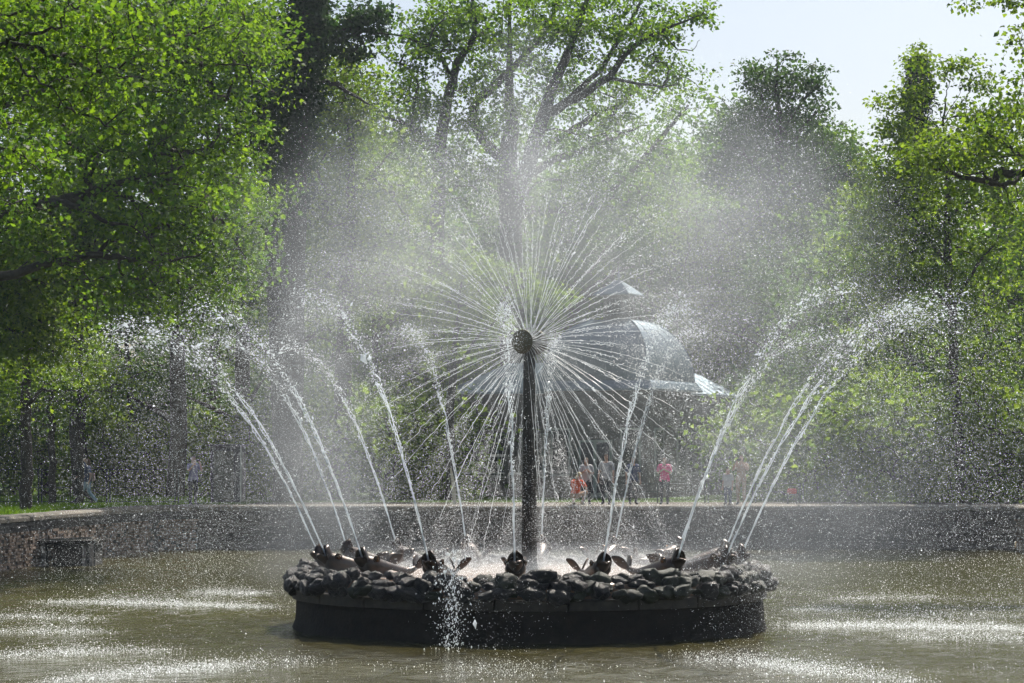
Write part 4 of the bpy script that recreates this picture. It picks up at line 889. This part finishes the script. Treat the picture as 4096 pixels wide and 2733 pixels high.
for px, D, s in ((-60, 97, .95), (330, 100, 1.05), (700, 99, 1.05), (960, 103, 1.0)): put(4, px, D, s)
put(4, 1540, 122, .85, lab='very tall tree behind the bright lime beside the ivy trunks')
for px, D, s, k in ((1500, 131, 1.1, 2), (1720, 134, 1.15, 0), (1900, 130, 1.1, 2), (2080, 133, 1.15, 2), (2250, 131, 1.1, 0), (2420, 134, 1.15, 2), (2600, 131, 1.1, 0), (2800, 133, 1.1, 2), (2960, 129, 1.0, 0), (2300, 124, .9, 1), (1850, 122, .9, 3), (2700, 124, .9, 1), (2880, 127, 1.05, 0), (3020, 137, 1.25, 0), (3180, 138, 1.2, 2), (2780, 139, 1.3, 0), (3350, 139, 1.15, 0), (2500, 139, 1.3, 0), (3060, 124, .9, 3), (4000, 128, 1.2, 0), (4150, 120, 1.1, 2), (2150, 141, 1.3, 0), (1350, 132, 1.2, 0)): put(k, px, D, s)
sh = generic('shrub', 3.4, 1.9, 'maple', .17, 190, 22, 9, .06, .06)
kinds.append(sh); used.append(False); klab.append('bright young maple bush on the lawn before the wood')
bl = ['beside the slim trunk of the strolling couple', 'before the fence panel past the couple', 'just short of the man with the camera', 'behind the man in the lilac shirt', 'next to the dark booth', 'past the pale corner post of the booth', 'below the ivy covered trunks', 'between the ivy trunks and the cream board', 'behind the cream board', 'past the end of the low metal fence', 'second along from the low metal fence', 'at the foot of the lone dark lime',
      'at the foot of the yellow green maple', 'past the yellow green maple trunk', 'behind the thick trunk by the wall coping', 'deep in shade between the two straight trunks', 'at the gable of the pavilion wing']
for (px, D, s), lb in zip(((420, 101, .95), (560, 103, .9), (640, 105, 1.0), (770, 104, 1.1), (985, 102, 1.0), (1120, 101, 1.1), (1330, 97, 1.2), (1560, 96, 1.1), (1720, 98, 1.15), (3200, 94, 1.1), (3420, 92, 1.3), (3640, 90, 1.1), (3900, 89, 1.3), (4080, 91, 1.2), (60, 108, 1.1), (280, 106, 1.0), (3050, 100, 1.3)), bl):
    put(5, px, D, s, lab='bright young maple bush ' + lb, grp='bushes on the far lawn', cat='bush')

# grass on the left bank
n = 42000; x = rng.uniform(-22, -8.5, n); y = rng.uniform(66, 100, n)
edge = np.interp(y, [p[1] for p in left_line[1:]] + [200], [p[0] for p in left_line[1:]] + [-8]); ok = (x < edge - 0.75); x = x[ok]; y = y[ok]; n = len(x)
h = rng.uniform(.05, .15, n); a = rng.random(n) * 6.28; lx = rng.normal(0, .05, n); ly = rng.normal(0, .05, n); wd = .012
V = np.stack([np.stack([x - wd * np.cos(a), y - wd * np.sin(a), np.full(n, G)], 1), np.stack([x + wd * np.cos(a), y + wd * np.sin(a), np.full(n, G)], 1), np.stack([x + lx, y + ly, G + h], 1)], 1).reshape(-1, 3)
me = np_mesh('grass', V, np.arange(3 * n).reshape(n, 3)); at_ = me.attributes.new('var', 'FLOAT', 'FACE'); at_.data.foreach_set('value', rng.random(n).astype(np.float32))
tag(link('grass', me, M['blade']), 'short green lawn grass on the bank above the brick wall', 'grass', kind='stuff')

# ------------------------------------------------------------------ pavilion
DB = 100.0
bc = P(2475, gy(DB), DB + 2); ph = R(-26.6)
pav = empty('pavilion', (bc.x, bc.y, G), ph); tag(pav, 'park pavilion with curved grey metal roof, lantern and low side wings', 'building')
HW = 2.46; EZ = 6.0 - G
def square_roof(name, prof, mat, c=(0, 0)):
    V = []; Fs = []
    for (r, z) in prof: V += [(c[0] - r, c[1] - r, z), (c[0] + r, c[1] - r, z), (c[0] + r, c[1] + r, z), (c[0] - r, c[1] + r, z)]
    for j in range(len(prof) - 1):
        for i in range(4): k = (i + 1) % 4; Fs.append((j * 4 + i, j * 4 + k, j * 4 + 4 + k, j * 4 + 4 + i))
    Fs.append(tuple((len(prof) - 1) * 4 + i for i in range(4))); Fs.append((3, 2, 1, 0))
    return MB().add(V, Fs).build(name, mat, pav)
prof = [(HW + .28, EZ - .05), (HW + .28, EZ + .02), (HW + .1, EZ + .28)] + [(HW * math.cos(t) ** .8, EZ + .32 + 2.75 * math.sin(t)) for t in np.linspace(0.02, 1.32, 12)]
dome = square_roof('dome_roof', prof, M['roof'])
for i in range(4):                                                 # standing seams and hip rolls
    a = R(45 + 90 * i); pts = [(r * math.sqrt(2) * math.cos(a), r * math.sqrt(2) * math.sin(a), z + .01) for r, z in prof[2:]]
    MB().tube(pts, .035, 6).build('hip_roll', M['roof'], dome)
for f in range(4):
    Rz = Matrix.Rotation(R(90 * f), 3, 'Z')
    for u in (-.6, -.2, .2, .6):
        pts = [Rz @ Vector((u * r, -r - .005, z)) for r, z in prof[2:]]; MB().tube(pts, .016, 4).build('seam', M['roof'], dome)
tz = prof[-1][1]
MB().box((0, 0, tz + .5), (1.0, 1.0, 1.1)).build('lantern', M['timber'], pav)
for f in range(4):
    Rz = Matrix.Rotation(R(90 * f), 3, 'Z'); MB().box(Rz @ Vector((0, -.505, tz + .55)), (.6, .03, .7), Rz).build('lantern_window', M['glass'], pav)
square_roof('lantern_roof', [(.82, tz + 1.05), (.82, tz + 1.1), (.5, tz + 1.38), (.2, tz + 1.62), (.03, tz + 1.75)], M['roof'])
MB().lathe([(.02, 0), (.03, .1), (.09, .18), (.03, .28), (.012, .55)], 10, (0, 0, tz + 1.72)).build('finial', M['roof'], pav, True)
MB().box((0, 0, EZ / 2), (HW * 2 - .25, HW * 2 - .25, EZ)).build('wall', M['timber'], pav)
def wing(rot, x0, x1):                          # a low hipped wing; x0 butts against the domed block
    hd = 2.1; z0, z1 = EZ - .12, EZ + 1.25; Rw = Matrix.Rotation(rot, 3, 'Z'); cx = (x0 + x1) / 2; ln = x1 - x0
    def w_build(m, name, mat, par=None):
        m.v = [tuple(Rw @ Vector(p)) for p in m.v]; return m.build(name, mat, par or pav)
    V = [(x0, -hd, z0), (x1, -hd, z0), (x1, hd, z0), (x0, hd, z0), (x0, -hd, z0 + .07), (x1, -hd, z0 + .07), (x1, hd, z0 + .07), (x0, hd, z0 + .07), (x0, 0, z1), (x1 - hd, 0, z1)]
    rf = w_build(MB().add(V, [(3, 2, 1, 0), (0, 1, 5, 4), (1, 2, 6, 5), (2, 3, 7, 6), (3, 0, 4, 7), (4, 5, 9, 8), (5, 6, 9), (6, 7, 8, 9), (7, 4, 8)]), 'wing_roof', M['roof'])
    for sy in (-1, 1):
        for k in range(1, 9):
            x = x0 + ln * k / 9; t = 1 if x < x1 - hd else (x1 - x) / hd
            w_build(MB().tube([(x, sy * hd, z0 + .08), (x, sy * hd * (1 - t), z0 + .08 + (z1 - z0 - .07) * t)], .018, 4), 'seam', M['roof'], rf)
    w_build(MB().box((cx, 0, z0 / 2), (ln - .3, 3.3, z0)), 'wing_wall', M['timber'])
    for sy in (-1, 1):
        for k in range(3):
            wx_ = cx + (k - 1) * ln / 3.1; o = w_build(MB().box((wx_, sy * 1.67, 1.75), (1.0, .06, 1.9)), 'window', M['trim'])
            for sx in (-.235, .235):
                for sz in (-.45, .45): w_build(MB().box((wx_ + sx, sy * 1.705, 1.75 + sz), (.4, .02, .8)), 'pane', M['glass'], o)
        for k in range(4): w_build(MB().box((x0 + .5 + (ln - .7) * k / 3, sy * 2.0, (z0 - .01) / 2), (.16, .16, z0 - .02), bev=.01), 'porch_post', M['timber'])
        w_build(MB().box((cx + .1, sy * 2.0, 1.0), (ln - .8, .06, .08)), 'porch_rail', M['trim'])
wing(math.pi, HW - .1, 7.4); wing(math.pi / 2, HW - .1, 9.0)
dr_ = MB().box((0, -HW + .09, 1.2), (1.5, .08, 2.4)).build('door', M['trim'], pav)
for sx in (-.36, .36): MB().box((sx, -HW + .04, 1.25), (.56, .03, 2.1)).build('door_leaf', M['booth'], dr_)
for sx in (-1.6, 1.6):
    o = MB().box((sx, -HW + .09, 1.9), (.9, .06, 2.0)).build('window', M['trim'], pav); MB().box((sx, -HW + .05, 1.9), (.74, .03, 1.84)).build('pane', M['glass'], o)
for sy in (-1.2, 1.2):
    o = MB().box((HW - .09, sy, 1.9), (.06, .9, 2.0)).build('window', M['trim'], pav); MB().box((HW - .05, sy, 1.9), (.03, .74, 1.84)).build('pane', M['glass'], o)

# booth, fences, board and bag on the far bank
bt = empty('park_booth', tuple(P(905, gy(91), 91))); tag(bt, 'small dark windowless booth standing behind the photographing man', 'booth')
MB().box((0, .6, 1.05), (1.2, 1.2, 2.1), bev=.02).build('body', M['booth'], bt); MB().box((0, .6, 2.14), (1.4, 1.4, .08), bev=.02).build('roof', M['booth'], bt)
MB().box((-.1, -.012, 1.0), (.75, .03, 1.85), bev=.005).build('door', M['timber'], bt); MB().box((.56, -.03, 1.05), (.06, .06, 2.1)).build('corner_post', M['trim'], bt)
def fence(label, x0, x1, D, h, step, rails):
    a = P(x0, gy(D), D); b = P(x1, gy(D), D); L = b.x - a.x; f = empty('lawn_fence', (a.x, D, G)); tag(f, label, 'fence', 'thin metal lawn fences')
    n = max(2, int(round(L / step)) + 1)
    for i in range(n):
        for dx in (0, .12): MB().box((L * i / (n - 1) + dx, 0, h / 2), (.045, .045, h), bev=.004).build('post', M['fence'], f)
    for z in rails: MB().tube([(0, 0.03, z), (L, 0.03, z)], .014, 6).build('rail', M['fence'], f)
    wires = MB()
    for x in np.arange(0.25, L, 0.28): wires.tube([(x, .03, .06), (x, .03, h - .03)], .004, 4)
    o = wires.build('wire_mesh', M['fence'], f); o['kind'] = 'stuff'
fence('tall thin green metal fence behind the strolling couple', -120, 700, 86.3, 1.28, 2.4, (1.26, .6, .1))
fence('low metal fence behind the woman in the pink top', 2440, 3200, 88.5, .75, 1.8, (.73, .42, .12))
cb = empty('cream_board', tuple(P(1818, gy(84.9), 84.9))); tag(cb, 'tall narrow cream board leaning beside the water wall', 'board')
V = []; Fs = []; zz = np.linspace(0, 1.32, 12)
for z in zz:
    t = z / 1.32; cx = -.17 * t + .05 * math.sin(t * 2.5); wd = .062 * (1 - .55 * max(0, t - .7) / .3)
    V += [(cx - wd, -.02, z), (cx + wd, -.02, z), (cx + wd, .02, z), (cx - wd, .02, z)]
for j in range(11):
    for i in range(4): Fs.append((j * 4 + i, j * 4 + (i + 1) % 4, j * 4 + 4 + (i + 1) % 4, j * 4 + 4 + i))
Fs += [(3, 2, 1, 0), (44, 45, 46, 47)]
MB().add(V, Fs).build('panel', M['cream'], cb); MB().box((-.1, -.024, .86), (.10, .006, .012)).build('cross_strap', M['booth'], cb)
M['redcloth'] = cloth('red_cloth', (.6, .06, .04)); M['strap'] = cloth('strap_cloth', (.05, .03, .03))
rb = empty('red_bag', tuple(P(3168, gy(86.5), 86.5))); tag(rb, 'small red bag resting on a low stool near the fence', 'bag')
MB().box((0, 0, .47), (.32, .18, .2), bev=.04).build('body', M['redcloth'], rb)
MB().tube([(-.1, 0, .56), (-.07, 0, .66), (.07, 0, .66), (.1, 0, .56)], .012, 6).build('handle', M['strap'], rb)
st = empty('stool', tuple(P(3168, gy(86.5), 86.5))); tag(st, 'low dark stool carrying the small red bag', 'stool')
MB().box((0, 0, .345), (.4, .3, .04), bev=.01).build('seat', M['timber'], st)
for sx in (-.16, .16):
    for sy in (-.11, .11): MB().tube([(sx, sy, 0), (sx * .9, sy * .9, .33)], .016, 6).build('leg', M['timber'], st)

# ------------------------------------------------------------------ people
def person(label, loc, face, pose, shirt, trous, hair, long_hair=False, sleeve='short', legs='long', h=1.72, extra=None):
    root = empty('person', loc, face); tag(root, label, 'person', 'visitors on the far bank')
    J = dict(pel=(0, 0, .95), waist=(0, 0.01, 1.1), chest=(0, 0, 1.3), neck=(0, -.01, 1.46), head0=(0, 0.01, 1.55), head=(0, .015, 1.63), crown=(0, 0.0, 1.71), nose=(0, .125, 1.6),
             shL=(-.18, 0, 1.4), elL=(-.24, -.02, 1.12), wrL=(-.25, .06, .88), paL=(-.25, .08, .80), shR=(.18, 0, 1.4), elR=(.24, -.02, 1.12), wrR=(.25, .06, .88), paR=(.25, .08, .80),
             hiL=(-.1, 0, .9), knL=(-.11, .02, .5), anL=(-.11, -.02, .09), toL=(-.13, .15, .03), hiR=(.1, 0, .9), knR=(.11, .02, .5), anR=(.11, -.02, .09), toR=(.13, .15, .03))
    J.update(pose); RAD = dict(pel=(.15, .11), waist=(.13, .10), chest=(.155, .11), neck=.052, head0=(.078, .085), head=(.098, .118), crown=(.072, .082), nose=.014, sh=.065, el=.042, wr=.03, pa=(.04, .022), hi=.09, kn=.058, an=.04, to=.036)
    names = list(J); idx = {k: i for i, k in enumerate(names)}
    V = [Vector(J[k]) * (h / 1.72) for k in names]; rad = [RAD.get(k) or RAD[k[:2]] for k in names]
    E = [('pel', 'waist', 'torso'), ('waist', 'chest', 'torso'), ('chest', 'neck', 'neck'), ('neck', 'head0', 'neck'), ('head0', 'head', 'head'), ('head', 'crown', 'head'), ('head', 'nose', 'head')]
    for s in 'LR': E += [('chest', 'sh' + s, 'torso'), ('sh' + s, 'el' + s, 'uarm'), ('el' + s, 'wr' + s, 'farm'), ('wr' + s, 'pa' + s, 'hand'), ('pel', 'hi' + s, 'hips'), ('hi' + s, 'kn' + s, 'thigh'), ('kn' + s, 'an' + s, 'shin'), ('an' + s, 'to' + s, 'foot')]
    edges = [(idx[a], idx[b]) for a, b, _ in E]; bones = [c for _, _, c in E]
    for s in 'LR':                                                  # five fingers, each a short bent chain
        w0 = V[idx['wr' + s]]; p0 = V[idx['pa' + s]]; dv = (p0 - w0).normalized(); sd_ = dv.cross(Vector((0, 0, 1)) if abs(dv.z) < .8 else Vector((0, 1, 0))).normalized()
        for f, (o_s, ln) in enumerate(((-.036, .055), (-.02, .085), (0, .092), (.018, .086), (.034, .068))):
            rt = p0 if f else w0 + dv * .03
            m1 = p0 + sd_ * o_s * 1.1 + dv * ln * (.5 if f else .15); m2 = p0 + sd_ * o_s * 1.25 + dv * ln * (.95 if f else .5) + dv.cross(sd_) * .015
            i0 = len(V); V += [m1, m2]; rad += [.0095, .008]; edges += [(idx['pa' + s], i0), (i0, i0 + 1)]; bones += ['hand', 'hand']
    me = bpy.data.meshes.new('skeleton'); me.from_pydata(V, edges, []); ob = bpy.data.objects.new('skeleton', me); COL.objects.link(ob)
    ob.modifiers.new('skin', 'SKIN'); sv = me.skin_vertices[0].data
    for i, r in enumerate(rad): sv[i].radius = (r, r) if not isinstance(r, tuple) else r; sv[i].use_root = (i == 0)
    ss = ob.modifiers.new('sub', 'SUBSURF'); ss.levels = 1; ss.render_levels = 1
    dg = bpy.context.evaluated_depsgraph_get(); bme = bpy.data.meshes.new_from_object(ob.evaluated_get(dg)); bpy.data.objects.remove(ob)
    bme.name = 'body'
    for p in bme.polygons: p.use_smooth = True
    bme.materials.clear(); bme.materials.append(M['skin']); link('body', bme, None, root)
    nv = len(bme.vertices); co = np.empty(nv * 3); bme.vertices.foreach_get('co', co); co = co.reshape(-1, 3); no = np.empty(nv * 3); bme.vertices.foreach_get('normal', no); no = no.reshape(-1, 3)
    A = np.array([V[a] for a, b in edges]); B = np.array([V[b] for a, b in edges]); rr = np.array([np.mean(rad[a]) + np.mean(rad[b]) for a, b in edges]) / 2
    polys = [tuple(p.vertices) for p in bme.polygons]; cen = np.array([co[list(p)].mean(0) for p in polys])
    ab = B - A; tpar = np.clip(((cen[:, None] - A[None]) * ab[None]).sum(2) / ((ab ** 2).sum(1)[None] + 1e-9), 0, 1)
    dist = np.linalg.norm(cen[:, None] - (A[None] + tpar[..., None] * ab[None]), axis=2) - rr[None]; bi = dist.argmin(1); reg = np.array([bones[i] for i in bi]); tp = tpar[np.arange(len(cen)), bi]
    def shell(nm, mask, off, mat):
        ps = [polys[i] for i in np.nonzero(mask)[0]]
        if not ps: return
        ids = sorted({v for p in ps for v in p}); mp_ = {v: i for i, v in enumerate(ids)}
        me = bpy.data.meshes.new(nm); me.from_pydata([tuple(co[v] + no[v] * off) for v in ids], [], [tuple(mp_[v] for v in p) for p in ps]); me.update()
        for p in me.polygons: p.use_smooth = True
        return link(nm, me, mat, root)
    sm = (reg == 'torso') | ((reg == 'uarm') & ((tp < .8) | (sleeve == 'long'))) | ((reg == 'neck') & (tp < .35) & (bi == 2))
    upright = 'pel' not in pose
    if upright: sm |= ((reg == 'hips') | (reg == 'thigh')) & (cen[:, 2] > .86 * h / 1.72)
    if sleeve == 'long': sm |= (reg == 'farm')
    shell('shirt', sm, .022, shirt)
    tm = (reg == 'hips') | (reg == 'thigh') | ((reg == 'torso') & (bi == 0) & (tp < .25))
    if legs == 'long': tm |= (reg == 'shin')
    shell('trousers', tm, .012, trous); shell('shoes', reg == 'foot', .012, M['booth'])
    hd = np.array(J['head']) * (h / 1.72); hm = ((reg == 'head') | ((reg == 'neck') & long_hair)) & ((cen[:, 1] < hd[1] + .02) | (cen[:, 2] > hd[2] + .035)) & (cen[:, 2] > hd[2] - (.2 if long_hair else .05))
    hr = shell('hair', hm, .018, hair)
    for s in (-1, 1):
        MB().lathe([(.001, -.011), (.011, 0), (.001, .011)], 8).build('eye', M['booth'], root, True, loc=hd + np.array([s * .034, .1, .012]))
    if extra: extra(root, J, h / 1.72)
    return root
c_white = cloth('pale_shirt', (.55, .53, .52)); c_grey = cloth('grey_shirt', (.33, .35, .37)); c_navy = cloth('navy_top', (.03, .05, .13)); c_jean = cloth('light_jeans', (.35, .46, .56)); c_dark = cloth('dark_trousers', (.025, .027, .035)); c_lilac = cloth('lilac_shirt', (.26, .24, .38)); c_pink = cloth('pink_top', (.85, .06, .26)); c_orange = cloth('orange_shirt', (.88, .10, .02)); c_tan = cloth('tan_top', (.4, .26, .17)); c_blue = cloth('blue_jeans', (.07, .1, .18))
h_dark = cloth('dark_hair', (.03, .02, .015)); h_blond = cloth('blond_hair', (.5, .42, .25)); h_brown = cloth('brown_hair', (.11, .06, .03)); h_grey = cloth('grey_hair', (.3, .26, .23))
cam_up = dict(elL=(-.27, .14, 1.18), wrL=(-.11, .27, 1.46), paL=(-.05, .28, 1.54), elR=(.27, .14, 1.18), wrR=(.11, .27, 1.46), paR=(.05, .28, 1.54))
phone = dict(elL=(-.24, .05, 1.12), wrL=(-.08, .26, 1.22), paL=(-.03, .31, 1.26), elR=(.24, .05, 1.12), wrR=(.08, .26, 1.22), paR=(.03, .31, 1.26))
walk = dict(knL=(-.1, .2, .52), anL=(-.1, .3, .1), toL=(-.11, .47, .06), knR=(.1, .0, .5), anR=(.1, -.3, .14), toR=(.11, -.16, .03), elL=(-.23, -.14, 1.14), wrL=(-.22, -.1, .9), paL=(-.22, -.07, .82), elR=(.23, .1, 1.13), wrR=(.2, .26, .95), paR=(.18, .32, .9))
M['bag'] = cloth('tan_bag', (.36, .27, .19))
def handbag(root, J, k):
    MB().box((.27, -.05, .98), (.1, .3, .3), bev=.03).build('bag', M['bag'], root)
def camera_prop(root, J, k):
    MB().box((0, .33, 1.56 * k), (.13, .06, .08), bev=.01).build('camera', M['booth'], root)
def at_bank(px, D): return tuple(P(px, gy(D), D))
person('walking woman in navy top and pale jeans with tan shoulder bag', at_bank(352, 85.6), R(90), walk, c_navy, c_jean, h_brown, True, h=1.66, extra=handbag)
person('man in blue shirt walking beyond the woman with the tan bag', at_bank(336, 86.0), R(90), dict(walk, knL=walk['knR'], knR=walk['knL']), c_navy, c_dark, h_dark, h=1.82)
person('man in lilac shirt and dark trousers holding up a camera by the booth', at_bank(772, 84.7), R(-140), cam_up, c_lilac, c_dark, h_grey, h=1.76, extra=camera_prop)
person('man in pale shirt looking down at his phone behind the crouching visitor', at_bank(2345, 85.2), R(180), phone, c_white, c_dark, h_brown, h=1.7)
person('man in grey shirt standing beside the man with the phone', at_bank(2425, 85.4), R(165), {}, c_grey, c_dark, h_dark, h=1.84)
person('person all in dark clothes between the grey shirt and the pink top', at_bank(2532, 86.0), R(190), {}, c_navy, c_dark, h_dark, h=1.72)
person('woman in bright pink top holding her arms in front of her', at_bank(2658, 86.2), R(170), phone, c_pink, c_dark, h_dark, True, h=1.72)
crouch = dict(pel=(0, -.05, .36), waist=(0, 0, .5), chest=(0, .1, .7), neck=(0, .17, .85), head0=(0, .2, .93), head=(0, .22, 1.01), crown=(0, .2, 1.09), nose=(0, .315, .985), shL=(-.18, .1, .79), elL=(-.26, .22, .58), wrL=(-.16, .38, .5), paL=(-.1, .43, .47), shR=(.18, .1, .79), elR=(.26, .22, .58), wrR=(.16, .38, .5), paR=(.1, .43, .47),
              hiL=(-.11, -.02, .32), knL=(-.2, .38, .46), anL=(-.16, .08, .09), toL=(-.19, .25, .04), hiR=(.11, -.02, .32), knR=(.2, .38, .46), anR=(.16, .08, .09), toR=(.19, .25, .04))
def ponytail(root, J, k):
    MB().tube([(0, .13, 1.02), (0, .06, 1.03), (.01, .03, .95), (.01, .05, .86)], [.03, .035, .03, .012], 8).build('ponytail', h_blond, root, True)
person('blonde person with ponytail in orange shirt crouching on the wall coping', at_bank(2302, 84.1), R(-35), crouch, c_orange, c_tan, h_blond, legs='short', h=1.86, extra=ponytail)
person('person in tan top raising a camera with both hands', at_bank(2965, 84.9), R(160), cam_up, c_tan, c_tan, h_brown, True, h=1.78, extra=camera_prop)
person('small person in pale top beside the one raising a camera', at_bank(2912, 85.0), R(150), {}, c_white, c_blue, h_brown, h=1.3)

# ------------------------------------------------------------------ the air itself: a faint summer haze over the whole park
hm, ht, ho = mat_new('haze_air'); hv = N(ht, 'ShaderNodeVolumePrincipled'); hv.inputs['Density'].default_value = 0.00024; hv.inputs['Color'].default_value = (.8, .9, 1, 1); hv.inputs['Anisotropy'].default_value = 0.3
ht.links.new(hv.outputs[0], ho.inputs['Volume'])
tag(MB().box((0, 82, 19.5), (150, 190, 41)).build('haze', hm), 'faint bright summer haze hanging over the pond and wood', 'haze', kind='stuff')
